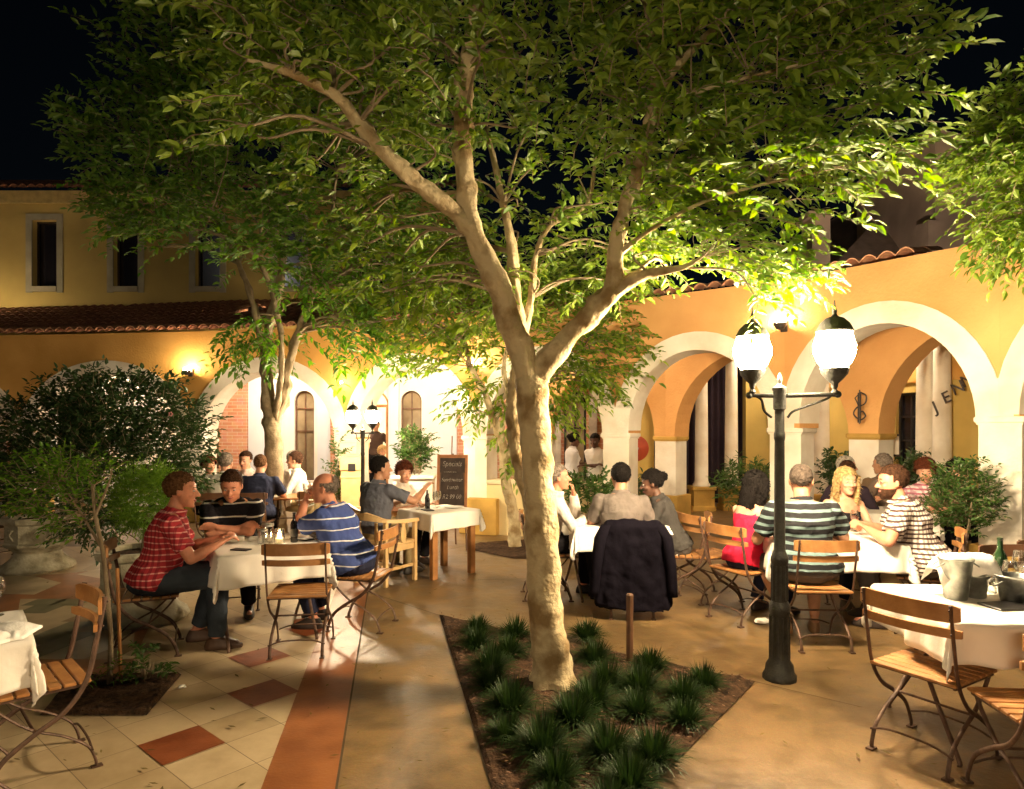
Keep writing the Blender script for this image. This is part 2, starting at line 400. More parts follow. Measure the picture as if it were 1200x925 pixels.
    body.ell(hp(0, .066, -.098), (.022, .02, .016), M=Hd)
    # arms
    ua, fa = .285, .255; hands = []
    for sx, wt in ((1, wr), (-1, wl)):
        shd = tp(sx * .182 * wsh * (1 + (b - 1) * .8), 0, .425)
        pole = Vector((sx * .55, -.35, -.75)) if arms_pole is None else Vector((sx * arms_pole[0], arms_pole[1], arms_pole[2]))
        el, wp = ik(shd, wt, ua, fa, pole); k = (b ** .8) * (.84 if woman else 1)
        body.ell(shd, (.055 * k, .055 * k, .058 * k), M=T)
        body.cap(shd, shd.lerp(el, .45), .052 * k, .047 * k); body.cap(shd.lerp(el, .45), el, .047 * k, .038 * k)
        body.cap(el, el.lerp(wp, .35), .038 * k, .041 * k); body.cap(el.lerp(wp, .35), wp, .041 * k, .026 * k, flat=(0, 0, 1), ratio=.85)
        d = (wp - el).normalized()
        if handdir is not None and handdir.get(sx) is not None: d = (d * .3 + Vector(handdir[sx]).normalized()).normalized()
        inward = Vector((-sx, 0, 0)); side = inward - d * inward.dot(d)
        if side.length < .2: side = Vector((0, 1, 0)) - d * d.y
        side.normalize(); nrm = side.cross(d) * sx
        if nrm.z > 0: nrm = -nrm
        pw = wp + d * .02; kn = wp + d * .095
        body.loft([(wp - d * .005, side * .024, nrm * .019), (pw, side * .031, nrm * .017), (wp + d * .06, side * .042, nrm * .015), (kn, side * .041, nrm * .013)], n=14)
        for fi, (off, ln) in enumerate(((.031, .068), (.0105, .078), (-.0105, .072), (-.03, .056))):
            p0 = kn - d * .012 + side * off; c = R(curl + 6 * fi); spread = side * (off * 1.6)
            d1 = ((d + spread) * math.cos(c * .6) + nrm * math.sin(c * .6)).normalized(); p1 = p0 + d1 * ln * .55
            d2 = (d * math.cos(c * 1.5) + nrm * math.sin(c * 1.5)).normalized(); p2 = p1 + d2 * ln * .5
            body.cap(p0, p1, .0092, .0085, n=8); body.cap(p1, p2, .0085, .0072, n=8)
        p0 = wp + d * .03 + side * .026; p1 = p0 + (d * .6 + side * .75 + nrm * .2).normalized() * .045; p2 = p1 + (d * .9 + side * .1 + nrm * .3).normalized() * .032
        body.cap(p0, p1, .0125, .0105, n=8); body.cap(p1, p2, .0105, .008, n=8)
        hands.append((wp, d, nrm, side))
        if sleeve == 'short':
            e = shd.lerp(el, .72); ax = (el - shd).normalized(); u = ax.cross(Vector((0, 0, 1)) if abs(ax.z) < .9 else Vector((0, 1, 0))).normalized(); v = ax.cross(u)
            sh.ell(shd, (.068 * k, .068 * k, .070 * k), M=T)
            sh.loft([(shd - ax * .02, u * .062 * k, v * .062 * k), (shd + ax * .06, u * .066 * k, v * .066 * k), (e, u * .068 * k, v * .066 * k)], n=16)
        elif sleeve == 'long':
            sh.ell(shd, (.066 * k, .066 * k, .068 * k), M=T)
            sh.cap(shd, el, .063 * k, .053 * k); d0 = (wp - el).normalized(); u = d0.cross(Vector((0, 0, 1)) if abs(d0.z) < .9 else Vector((0, 1, 0))).normalized(); v = d0.cross(u)
            sh.loft([(el - d0 * .01, u * .053 * k, v * .053 * k), (el.lerp(wp, .3), u * .054 * k, v * .052 * k), (el.lerp(wp, .8), u * .044 * k, v * .04 * k), (el.lerp(wp, .93), u * .040 * k, v * .036 * k)], n=16)
        elif sleeve == 'rolled':
            sh.ell(shd, (.066 * k, .066 * k, .068 * k), M=T); sh.cap(shd, el, .063 * k, .055 * k)
        elif sleeve == 'none':
            sh.cap(tp(sx * .09, .0, .33), tp(sx * .095, -.005, .475), .075, .022)
    # legs
    if standing:
        kn_ = knees or [(.10, .03, .50), (-.10, .03, .50)]; ft = feet or [(.11, 0, .09), (-.11, 0, .09)]
    else:
        kn_ = knees or [(.13, .43, seat + .09), (-.13, .43, seat + .09)]; ft = feet or [(.13, .40, .09), (-.14, .34, .09)]
    kb = b ** .6
    for (sx, kp, fp) in ((1, kn_[0], ft[0]), (-1, kn_[1], ft[1])):
        if not lower: continue
        hj = hip + Vector((sx * .09, .02, -.02)); kp = Vector(kp); fp = Vector(fp); kp = hj + (kp - hj).normalized() * .43; fd = fp - kp; fp = kp + fd.normalized() * min(max(fd.length, .38), .46)
        if fp.z < .07: fp.z = .07
        body.cap(hj, kp, .085 * kb, .056 * kb); body.cap(kp, kp.lerp(fp, .35), .055 * kb, .056 * kb); body.cap(kp.lerp(fp, .35), fp, .056 * kb, .038)
        tow = Vector((kp.x - hj.x, kp.y - hj.y, 0)); tow = tow.normalized() if (tow.length > .05 and not standing) else Vector((sx * .15, 1, 0)).normalized()
        body.cap(fp + Vector((0, 0, -.04)) - tow * .03, fp + tow * .14 + Vector((0, 0, -.055)), .033, .024)
        if shorts:
            ke = hj.lerp(kp, .85); tr.cap(hj, hj.lerp(kp, .5), .105 * kb, .092 * kb); tr.cap(hj.lerp(kp, .5), ke, .092 * kb, .08 * kb)
        else:
            tr.cap(hj, kp, .104 * kb, .075 * kb); ax = (fp - kp).normalized(); u = ax.cross(Vector((1, 0, 0))).normalized(); v = ax.cross(u)
            tr.loft([(kp, u * .072 * kb, v * .074 * kb), (kp.lerp(fp, .4), u * .068 * kb, v * .068 * kb), (kp.lerp(fp, .97), u * .062, v * .06)], n=14)
        sl = Vector((tow.y, -tow.x, 0))
        so = MB(); sos.append(so)
        so.loft([(Vector((fp.x, fp.y, .006)) - tow * .0 + tow * .05, tow * .135, sl * .044), (Vector((fp.x, fp.y, .03)) + tow * .05, tow * .138, sl * .048), (Vector((fp.x, fp.y, .06)) + tow * .035, tow * .115, sl * .042),
                 (Vector((fp.x, fp.y, .095)) - tow * .0, tow * .06, sl * .04)], n=16)
    if lower: tr.ell(hip + Vector((0, 0, -.03)), (.19 * b, .145 * b, .105))
    torso(sh, .013, top=.46 if sleeve == 'none' else .5, bot=.2); torso(sh, .024 + .012 * (b > 1.1), top=.12, bot=-.07); torso(sh, .016, top=.32, bot=.05)
    if sleeve == 'none': sh = MB(); torso(sh, .014, top=.385, bot=.0); torso(sh, .036, top=.12, bot=-.07)
    if sleeve == 'none':
        for sx in (-1, 1):
            sh.cap(tp(sx * .10, .085, .37), tp(sx * .105, .0, .485), .014, .012); sh.cap(tp(sx * .105, 0, .485), tp(sx * .10, -.085, .37), .012, .014)
            if woman: sh.ell(tp(sx * .075, .095, .31), (.07, .058, .066), M=T)
    elif sleeve in ('short', 'long', 'rolled'):
        sh.loft([(tp(0, -.008, .46), ux * .14, uy * .09), (tp(0, -.004, .505), ux * .09, uy * .078), (tp(0, 0, .532), ux * .072 * b ** .5, uy * .072 * b ** .5)], n=16)
    bo = linkmesh('body', remeshed(body, vox, 2), skinm(skin), root)
    sm_ = remeshed(sh, vox * 1.15, 2); rough_mesh(sm_, .006, 22, seed=7); rough_mesh(sm_, .010, 9, seed=sum(map(ord, label)) % 50); linkmesh('shirt' if name != 'x' else 'dress', sm_, shirt or cloth('plain_shirt', (.5, .5, .5)), root)
    if lower:
        tm = remeshed(tr, vox * 1.2, 2); rough_mesh(tm, .010, 10, seed=3); linkmesh('shorts' if shorts else 'trousers', tm, trousers or cloth('dark_trousers', (.02, .02, .025)), root)
        for so in sos: linkmesh('shoe', remeshed(so, vox, 1), shoes or pm('dark_shoes', (.03, .02, .016), .5), root)
    # eyes, mouth
    e = MB()
    for sx in (-1, 1):
        e.ell(hp(sx * .0305, .0735, .008), (.0145, .011, .0075), 0, M=Hd); e.ell(hp(sx * .0305, .0805, .007), (.006, .005, .006), 1, M=Hd)
    e.build('eyes', [M_['eye'], M_['iris']], bo, smooth='full')
    l = MB(); l.loft([(hp(-.024, .078, -.056), Hd @ Vector((0, .003, 0)), Hd @ Vector((0, 0, .002))), (hp(-.012, .085, -.059), Hd @ Vector((0, .007, 0)), Hd @ Vector((0, 0, .007))), (hp(0, .088, -.060), Hd @ Vector((0, .007, 0)), Hd @ Vector((0, 0, .0085))),
                      (hp(.012, .085, -.059), Hd @ Vector((0, .007, 0)), Hd @ Vector((0, 0, .007))), (hp(.024, .078, -.056), Hd @ Vector((0, .003, 0)), Hd @ Vector((0, 0, .002)))], n=8)
    l.build('mouth', M_['lipsd'] if skin == 'dark' else M_['lips'], bo, smooth='full')
    # hair
    h = MB()
    if style != 'bald':
        t = {'short': .010, 'balding': .004, 'long': .018, 'bun': .016, 'curly': .03, 'crop': .004}[style]
        zc = .03; r = (.077 + t, .095 + t, .088 + t)
        h.ell(hp(0, -.02, .04), r, M=Hd, n=20, m=14)
        if style in ('long',):
            for sx in (-1, 1):
                h.loft([(hp(sx * .07, .03, .07), Hd @ Vector((.02, 0, 0)), Hd @ Vector((0, .03, 0))), (hp(sx * .088, .01, .0), Hd @ Vector((.02, 0, 0)), Hd @ Vector((0, .045, 0))), (hp(sx * .092, -.01, -.09), Hd @ Vector((.022, 0, 0)), Hd @ Vector((0, .05, 0))), (hp(sx * .085, -.02, -.19), Hd @ Vector((.028, 0, 0)), Hd @ Vector((0, .04, 0))), (hp(sx * .07, -.02, -.25), Hd @ Vector((.012, 0, 0)), Hd @ Vector((0, .02, 0)))], n=12)
            h.loft([(hp(0, -.06, .06), Hd @ Vector((.085, 0, 0)), Hd @ Vector((0, .055, 0))), (hp(0, -.08, -.05), Hd @ Vector((.095, 0, 0)), Hd @ Vector((0, .045, 0))), (hp(0, -.09, -.17), Hd @ Vector((.10, 0, 0)), Hd @ Vector((0, .035, 0))), (hp(0, -.09, -.28), Hd @ Vector((.07, 0, 0)), Hd @ Vector((0, .025, 0)))], n=16)
        if style == 'bun': h.ell(hp(0, -.12, .05), (.05, .045, .045), M=Hd)
        hm = remeshed(h, .006, 1)
        # open the hair over the face (and the crown when balding) by trimming vertices in the head frame
        bm = bmesh.new(); bm.from_mesh(hm); Hi = Hd.inverted(); kill = []
        fz = {'short': .075, 'long': .07, 'bun': .07, 'curly': .06, 'balding': .2, 'crop': .08}[style]
        for v in bm.verts:
            q = Hi @ (v.co - hc)
            face_ = q.y > .018 and q.z < fz - max(0, (abs(q.x) - .045)) * .5 and abs(q.x) < (.067 if style == 'long' else 2)
            neck_ = (q.z < -.045 + (-.0 if q.y < -.05 else .055 if q.y > -.02 else .02)) and style not in ('long',)
            crown = style == 'balding' and q.z > .052 and q.y > -.085
            if face_ or neck_ or crown: kill.append(v)
        bmesh.ops.delete(bm, geom=kill, context='VERTS')
        for v in bm.verts: v.co += v.normal * (noise.noise(v.co * 55) * (.012 if style == 'curly' else .005))
        bm.to_mesh(hm); bm.free()
        rs = random.Random(len(label)); nv = len(hm.vertices); V = [tuple(v.co) for v in hm.vertices]; Fh = [tuple(p_.vertices) for p_ in hm.polygons]
        ns = (2600 if vox < .0085 else 900) if style != 'crop' else 300; ln_ = {'long': .05, 'curly': .035, 'crop': .008}.get(style, .022)
        for _ in range(ns if nv else 0):
            v = hm.vertices[rs.randrange(nv)]; n_ = v.normal; q = Hi @ (v.co - hc)
            flow = Hd @ Vector((q.x * 2, -.10 if style != 'long' else -.02, -.10 if q.z < .09 else .02)); flow = flow - n_ * flow.dot(n_)
            if flow.length < 1e-4: continue
            flow.normalize(); jit = Vector((rs.uniform(-1, 1), rs.uniform(-1, 1), rs.uniform(-1, 1))); d_ = (flow + jit * {'curly': .9, 'long': .14}.get(style, .35) + n_ * (.28 if style != 'long' else .08)).normalized(); w_ = d_.cross(n_) * .0016; l_ = ln_ * rs.uniform(.5, 1.2)
            k0 = len(V); a_ = v.co - n_ * .002; V += [tuple(a_ - w_), tuple(a_ + w_), tuple(a_ + d_ * l_ * .6 + w_ * .7 - n_ * .001), tuple(a_ + d_ * l_ - n_ * l_ * .25)]; Fh += [(k0, k0 + 1, k0 + 2), (k0, k0 + 2, k0 + 3)]
        hm2 = bpy.data.meshes.new('hair'); hm2.from_pydata(V, [], Fh); hm2.polygons.foreach_set('use_smooth', [True] * len(Fh)); hm2.update(); bpy.data.meshes.remove(hm)
        linkmesh('hair', hm2, hairm(hair), bo)
    br = MB()
    for sx in (-1, 1): br.cap(hp(sx * .018, .0855, .031), hp(sx * .044, .078, .033), .0035, .0028, n=6)
    br.build('eyebrows', hairm(hair), bo, smooth='full')
    if beard:
        g = MB(); g.loft([(hp(0, .022, -.042), Hd @ Vector((.071, 0, 0)), Hd @ Vector((0, .064, 0))), (hp(0, .028, -.078), Hd @ Vector((.06, 0, 0)), Hd @ Vector((0, .064, 0))), (hp(0, .042, -.118), Hd @ Vector((.036, 0, 0)), Hd @ Vector((0, .042, 0)))], n=18)
        g.build('beard', hairm(hair), bo, smooth='full')
    if glasses:
        g = MB()
        for sx in (-1, 1):
            pts = [hp(sx * .033 + .021 * math.cos(a), .094, .006 + .016 * math.sin(a)) for a in [2 * PI * i / 12 for i in range(13)]]
            g.tube(pts, .0017, n=5); g.tube([hp(sx * .054, .09, .008), hp(sx * .08, .0, .008)], .0015, n=5)
        g.tube([hp(-.012, .096, .008), hp(.012, .096, .008)], .0015, n=5); g.build('glasses', M_['black'], bo)
    root['_h'] = 0; del root['_h']
    return root, hands

# ------------------------------------------------------------ furniture
def arc(pts, n=6):
    """Catmull-Rom through pts"""
    P = [Vector(p) for p in pts]; P = [P[0] * 2 - P[1]] + P + [P[-1] * 2 - P[-2]]; out = []
    for i in range(1, len(P) - 2):
        for k in range(n):
            t = k / n; a, b, c, d = P[i - 1], P[i], P[i + 1], P[i + 2]
            out.append(.5 * ((2 * b) + (c - a) * t + (2 * a - 5 * b + 4 * c - d) * t * t + (3 * b - a - 3 * c + d) * t ** 3))
    out.append(P[-2]); return out
CHAIR = []
def bistro_chair(label, x, y, face, group='slatted folding bistro chairs', dark=False):
    key = 1 if dark else 0
    for k, c in CHAIR:
        if k == key: return dup(c, (x, y, 0), R(face), label, group)
    root = thing('bistro_chair', label, 'chair', (x, y, 0), R(face), group)
    wd = M_['darkwood'] if dark else M_['wood']; ir = M_['rust']; w = .215
    for sx in (-1, 1):
        m = MB(); m.tube(arc([(sx * w, -.27, .86), (sx * w, -.235, .66), (sx * w, -.19, .46), (sx * w, -.10, .33), (sx * w, .03, .25), (sx * w, .15, .16), (sx * w, .205, .05), (sx * w, .21, .004)]), .0125, n=8, flat=.6)
        m.box((sx * w, .215, .006), (.035, .05, .010))
        for zz, yy in ((.835, -.265), (.79, -.257), (.715, -.245)): m.ell((sx * w, yy - .016, zz), (.006, .006, .006), n=6, m=5)
        m.build('rear_leg', ir, root, smooth=True)
        m = MB(); q = sx * (w - .027); m.tube(arc([(q, .19, .435), (q, .14, .37), (q, .03, .27), (q, -.10, .20), (q, -.20, .12), (q, -.235, .04), (q, -.235, .004)]), .0115, n=8, flat=.6)
        m.box((q, -.24, .006), (.035, .05, .010)); m.build('front_leg', ir, root, smooth=True)
    for zz, hh, yy in ((.815, .088, -.275), (.715, .045, -.255)):
        m = MB(); S = []; n = 14
        for i in range(n + 1):
            u = -1 + 2 * i / n; X = u * .245; Yb = yy + .035 - .045 * (1 - u * u) - .0; hz = hh / 2 * (1 if abs(u) < .93 else .78)
            S.append([(X, Yb - .008, zz - hz), (X, Yb + .008, zz - hz), (X, Yb + .008, zz + hz), (X, Yb - .008, zz + hz)])
        vs = [p for s4 in S for p in s4]; fs = [(3, 2, 1, 0), tuple(4 * n + k for k in range(4))]
        for i in range(n):
            for k in range(4): fs.append((4 * i + k, 4 * i + (k + 1) % 4, 4 * i + 4 + (k + 1) % 4, 4 * i + 4 + k))
        m.add(vs, fs); o = m.build('backrest_slat', wd, root)
    m = MB()
    for i in range(7):
        yy = -.185 + i * .063; m.box((0, yy, .452), (.43, .052, .016), bev=.003)
    m.build('seat', wd, root)
    m = MB(); m.box((.20, 0, .437), (.012, .40, .014)); m.box((-.20, 0, .437), (.012, .40, .014)); m.box((0, .17, .434), (.41, .012, .012)); m.box((0, -.17, .434), (.41, .012, .012)); m.build('seat_frame', ir, root); m = MB(); m.tube([(-.215, .02, .256), (.215, .02, .256)], .007); m.build('pivot_rod', ir, root)
    for yy, zz in ((.195, .10), (-.218, .10)):
        m = MB(); m.tube(arc([(-.205, yy, zz), (-.1, yy, zz + .03), (.1, yy, zz + .03), (.205, yy, zz)], 4), .006, n=6); m.build('stretcher', ir, root, smooth=True)
    CHAIR.append((key, root)); return root
def armchair(label, x, y, face):
    root = thing('wooden_armchair', label, 'armchair', (x, y, 0), R(face), None); pw = M_['palewood']
    for px, py, h in ((-.25, .22, .66), (.25, .22, .66), (-.22, -.22, .70), (.22, -.22, .70), (0, -.26, .70)):
        if px == 0: continue
        m = MB(); m.box((px, py, h / 2), (.045, .045, h), bev=.004); m.build('leg', pw, root)
    m = MB(); S = []
    rail = arc([(-.27, .24, .68), (-.29, .0, .69), (-.24, -.22, .71), (0, -.30, .73), (.24, -.22, .71), (.29, 0, .69), (.27, .24, .68)], 5)
    for k, p in enumerate(rail):
        t = (rail[min(k + 1, len(rail) - 1)] - rail[max(k - 1, 0)]).normalized(); side = t.cross(Vector((0, 0, 1))).normalized(); mid = 1 - abs(k / (len(rail) - 1) * 2 - 1)
        wv = .03; hv = .018 + .045 * max(0, (mid - .72) / .28) ** .7
        S.append([p + side * wv - Vector((0, 0, .018)), p - side * wv - Vector((0, 0, .018)), p - side * (wv - .008) + Vector((0, 0, hv)), p + side * (wv - .008) + Vector((0, 0, hv))])
    vs = [p for q in S for p in q]; n = len(S) - 1; fs = [(3, 2, 1, 0), tuple(4 * n + k for k in range(4))]
    for i in range(n):
        for k in range(4): fs.append((4 * i + k, 4 * i + (k + 1) % 4, 4 * i + 4 + (k + 1) % 4, 4 * i + 4 + k))
    m.add(vs, fs); m.build('armrest', pw, root)
    m = MB(); m.box((0, 0, .445), (.53, .50, .035), bev=.008); m.build('seat', pw, root)
    m = MB()
    for sx in (-1, 1): m.box((sx * .245, 0, .395), (.02, .42, .06))
    m.box((0, .225, .395), (.46, .02, .06)); m.box((0, -.235, .395), (.42, .02, .06)); m.build('apron', pw, root)
    for px, py, ag in ((-.13, -.27, 20), (.13, -.27, -20), (-.28, 0, 90), (.28, 0, 90)):
        m = MB(); Mz = Matrix.Rotation(R(ag), 3, 'Z')
        m.loft([(Vector((px, py, z)), Mz @ Vector((ww, 0, 0)), Mz @ Vector((0, .011, 0))) for z, ww in ((.46, .028), (.52, .045), (.58, .04), (.63, .026), (.685, .034))], n=10); m.build('backrest_splat', pw, root, smooth=True)
    m = MB(); m.box((-.235, 0, .18), (.022, .42, .03)); m.box((.235, 0, .18), (.022, .42, .03)); m.box((0, .0, .18), (.45, .022, .03)); m.build('stretcher', pw, root)
    return root
def draped(label, x, y, face, a, b, over, z=.745, seed=0, group='white tablecloths'):
    """cloth lying over a table a x b, hanging over at all sides with pointed corners"""
    nu = nv = 56; vs = []; ha, hb = a / 2 + .004, b / 2 + .004; rnd = random.Random(seed)
    ph = [rnd.uniform(0, 6) for _ in range(4)]
    for i in range(nu + 1):
        for j in range(nv + 1):
            u = (-1 + 2 * i / nu) * (ha + over); v = (-1 + 2 * j / nv) * (hb + over)
            cx = max(-ha, min(ha, u)); cy = max(-hb, min(hb, v)); ox, oy = u - cx, v - cy
            l = math.hypot(ox, oy); zz = z + .001 * math.sin(u * 9 + ph[3]) 
            if l > 1e-6:
                dx, dy = ox / l, oy / l; along = (cy if abs(ox) > abs(oy) else cx)
                rip = (math.sin(along * 17 + ph[0]) + .6 * math.sin(along * 31 + ph[1])) * .018 * min(1, l / .15)
                ang = math.atan2(dy, dx); corner = abs(math.sin(2 * ang)); rip += corner * .03 * math.sin(ang * 10 + ph[2]) * min(1, l / .2)
                out = .012 + .09 * l + rip + .05 * corner * l
                c2x, c2y = cx + dx * max(.006, out), cy + dy * max(.006, out)
                zz = z - max(0, l - .012) * (.97 - .03 * math.sin(along * 5))
            else: c2x, c2y = cx, cy
            vs.append((c2x, c2y, zz + .003 * noise.noise(Vector((u * 7, v * 7, seed))) * (1 if l < .01 else 2)))
    fs = [(i * (nv + 1) + j, (i + 1) * (nv + 1) + j, (i + 1) * (nv + 1) + j + 1, i * (nv + 1) + j + 1) for i in range(nu) for j in range(nv)]
    m = MB(); m.add(vs, fs); o = m.build('tablecloth', M_['cloth'], None, smooth='full', loc=(x, y, 0), rz=R(face))
    md = o.modifiers.new('thick', 'SOLIDIFY'); md.thickness = .003; md.offset = 1
    return tag(o, label, 'tablecloth', group)
def table(label, x, y, face, a, b, wood='iron', group='dining tables in the courtyard', h=.735):
    root = thing('dining_table', label, 'table', (x, y, 0), R(face), group)
    m = MB(); m.box((0, 0, h - .012), (a, b, .024), bev=.004); m.build('tabletop', M_['wood' if wood == 'iron' else 'tablewood'], root)
    if wood == 'iron':
        for sx in (-1, 1):
            for sy in (-1, 1):
                m = MB(); q = sx * (a / 2 - .07)
                m.tube(arc([(q, sy * (b / 2 - .06), h - .03), (q, sy * .12, .52), (q, -sy * .02, .40), (q, -sy * .2, .2), (q, -sy * (b / 2 - .06), .04), (q, -sy * (b / 2 - .05), .004)]), .013, n=8, flat=.6); m.build('leg', M_['rust'], root, smooth=True)
        m = MB(); m.tube([(-a / 2 + .07, 0, .42), (a / 2 - .07, 0, .42)], .008); m.build('stretcher', M_['rust'], root)
    else:
        wm = M_['tablewood']
        for sx in (-1, 1):
            for sy in (-1, 1):
                m = MB(); m.box((sx * (a / 2 - .06), sy * (b / 2 - .06), (h - .025) / 2), (.07, .07, h - .025), bev=.004); m.build('leg', wm, root)
        m = MB()
        for s_ in (-1, 1): m.box((0, s_ * (b / 2 - .06), h - .07), (a - .19, .022, .08)); m.box((s_ * (a / 2 - .06), 0, h - .07), (.022, b - .19, .08))
        m.build('apron', wm, root)
    return root
TZ = .7475
def onto(tab, u, v):
    x, y, f = tab; c, s = math.cos(R(f)), math.sin(R(f)); return (x + u * c - v * s, y + u * s + v * c, TZ + .001)
def wineglass(label, loc, wine=False, group='wine glasses on the tables', s=1.0):
    for r0, w0 in GLS:
        if w0 == wine: return dup(r0, loc, 0, label, group, scale=s)
    root = thing('wine_glass', label, 'wine glass', loc, 0, group); root.scale = (s,) * 3
    m = MB(); m.lathe([(.033, 0), (.033, .002), (.006, .005)], n=16); m.build('foot', M_['glass'], root, smooth=True)
    m = MB(); m.lathe([(.0035, .005), (.0035, .085)], n=8); m.build('stem', M_['glass'], root)
    m = MB(); m.v = []; prof = [(.004, .085), (.024, .097), (.037, .125), (.038, .15), (.030, .195), (.0285, .195), (.0365, .15), (.0355, .126), (.022, .099)]
    m.lathe(prof, n=20); m.build('bowl', M_['glass'], root, smooth=True)
    if wine:
        m = MB(); m.lathe([(.004, .10), (.022, .102), (.034, .126), (.0355, .142)], n=16); m.build('wine', M_['wine'], root, smooth=True)
    GLS.append((root, wine)); return root
GLS = []
def bottle(label, loc, green=True, s=1.0):
    root = thing('wine_bottle', label, 'bottle', loc, 0, None); root.scale = (s,) * 3
    m = MB(); m.lathe([(.03, 0), (.037, .006), (.037, .18), (.032, .205), (.016, .235), (.0145, .29), (.0165, .292), (.0165, .305), (.014, .306)], n=20); m.build('glass_body', M_['bottle' if green else 'bottleb'], root, smooth=True)
    m = MB(); m.lathe([(.0376, .06), (.0376, .14)], n=20); m.build('paper_label', pm('bottle_label', (.55, .5, .4) if green else (.03, .03, .03), .8), root)
    return root
def plate_phone(label, loc, rz, size=(.075, .15, .009), mat=None, name='phone', cat='phone'):
    m = MB(); m.box((0, 0, size[2] / 2), size, bev=.003); o = m.build(name, mat or M_['black'], None, loc=loc, rz=R(rz)); return tag(o, label, cat)
def napkin(label, loc, rz, s=1.0, kind=0):
    m = MB(); n = 12; vs = []; 
    for i in range(n + 1):
        for j in range(n + 1):
            u, v = i / n - .5, j / n - .5; k = (1 - 1.4 * abs(v)) if kind == 0 else (1 - .3 * abs(v))
            vs.append((u * .20 * s * k, v * .26 * s, .010 + (.035 * (1 - (2 * u) ** 2) * (1 - abs(v) * 1.5) if kind == 0 else .02 * (1 - (2 * u) ** 4)) + .008 * noise.noise(Vector((u * 6, v * 6, loc[0] * 3)))))
    k = len(vs); vs2 = [(x, y, .001) for x, y, z in vs]; fs = [(i * (n + 1) + j, (i + 1) * (n + 1) + j, (i + 1) * (n + 1) + j + 1, i * (n + 1) + j + 1) for i in range(n) for j in range(n)]
    m.add(vs, fs); rim = [i * (n + 1) for i in range(n + 1)] + [n * (n + 1) + j for j in range(1, n + 1)] + [i * (n + 1) + n for i in range(n - 1, -1, -1)] + [j for j in range(n - 1, 0, -1)]
    m.v += [(x, y, .0005) for x, y, z in [vs[q] for q in rim]]
    for q in range(len(rim)):
        a, b = rim[q], rim[(q + 1) % len(rim)]; m.f.append((a, b, k + (q + 1) % len(rim), k + q)); m.m.append(0)
    o = m.build('napkin', M_['napkin'], None, smooth='full', loc=loc, rz=R(rz)); return tag(o, label, 'napkin')
def jar(label, loc, lit=False, s=1.0):
    root = thing('candle_jar' if lit else 'glass_jar', label, 'candle' if lit else 'jar', loc, 0); root.scale = (s,) * 3
    m = MB(); m.lathe([(.036, 0), (.04, .004), (.04, .10), (.037, .11), (.037, .118), (.034, .118), (.036, .10), (.036, .01)], n=18); m.build('glass_wall', M_['glass'], root, smooth=True)
    if lit:
        m = MB(); m.lathe([(.03, .006), (.03, .045)], n=14); m.build('wax', pm('candle_wax', (.8, .7, .5), .5), root); m = MB(); m.ell((0, 0, .066), (.012, .012, .021)); m.build('flame', M_['candle'], root, smooth='full')
    else:
        m = MB(); m.lathe([(.0415, .118), (.0415, .135), (.02, .139)], n=18); m.build('lid', M_['steel'], root)
    return root

# ------------------------------------------------------------ foliage
def leaf_cloud(mb_v, mb_f, mb_m, sprays, leaf, width, rnd, nl=(8, 13), droop=.35, mi=0, twig=True):
    """sprays: (origin, direction, length). Leaves sit alternately along each spray."""
    for o, d, L_ in sprays:
        d = d.normalized(); up = Vector((rnd.uniform(-.4, .4), rnd.uniform(-.4, .4), 1)); side = d.cross(up).normalized(); n = rnd.randint(*nl)
        pts = []
        for k in range(n + 1):
            t = k / n; pts.append(o + d * L_ * t + Vector((0, 0, -droop * L_ * t * t)))
        if twig:
            a, b = pts[0], pts[-1]; k0 = len(mb_v); w = Vector((0, 0, .0025)); w2 = side * .0025; mid = pts[n // 2]
            mb_v += [tuple(a + w), tuple(a - w + w2), tuple(a - w - w2), tuple(mid + w), tuple(mid - w + w2), tuple(mid - w - w2), tuple(b)]
            mb_f += [(k0, k0 + 1, k0 + 4, k0 + 3), (k0 + 1, k0 + 2, k0 + 5, k0 + 4), (k0 + 2, k0, k0 + 3, k0 + 5), (k0 + 3, k0 + 4, k0 + 6), (k0 + 4, k0 + 5, k0 + 6), (k0 + 5, k0 + 3, k0 + 6)]; mb_m += [1] * 6
        for k in range(n + 1):
            p = pts[k]; sg = 1 if k % 2 else -1
            if k == n: ld = d + Vector((0, 0, -droop))
            else: ld = d * rnd.uniform(.3, .8) + side * sg * rnd.uniform(.6, 1.1) + Vector((rnd.uniform(-.3, .3), rnd.uniform(-.3, .3), rnd.uniform(-.7, .25)))
            ld.normalize(); l = leaf * rnd.uniform(.5, 1.3); w = l * width * rnd.uniform(.8, 1.15)
            nn = Vector((rnd.uniform(-.7, .7), rnd.uniform(-.7, .7), 1)); s = ld.cross(nn).normalized() * w; nz = s.cross(ld).normalized()
            k0 = len(mb_v); bend = -nz * l * rnd.uniform(.03, .18)
            m1 = p + ld * l * .33; m2 = p + ld * l * .7 + bend * .6; tip = p + ld * l + bend * 1.5; lift = nz * w * .35
            mb_v += [tuple(p), tuple(m1 + s * .9 + lift), tuple(m1), tuple(m1 - s * .9 + lift), tuple(m2 + s * .68 + lift), tuple(m2), tuple(m2 - s * .68 + lift), tuple(tip)]
            mb_f += [(k0, k0 + 1, k0 + 2), (k0, k0 + 2, k0 + 3), (k0 + 1, k0 + 4, k0 + 5, k0 + 2), (k0 + 2, k0 + 5, k0 + 6, k0 + 3), (k0 + 4, k0 + 7, k0 + 5), (k0 + 5, k0 + 7, k0 + 6)]; mb_m += [mi] * 6
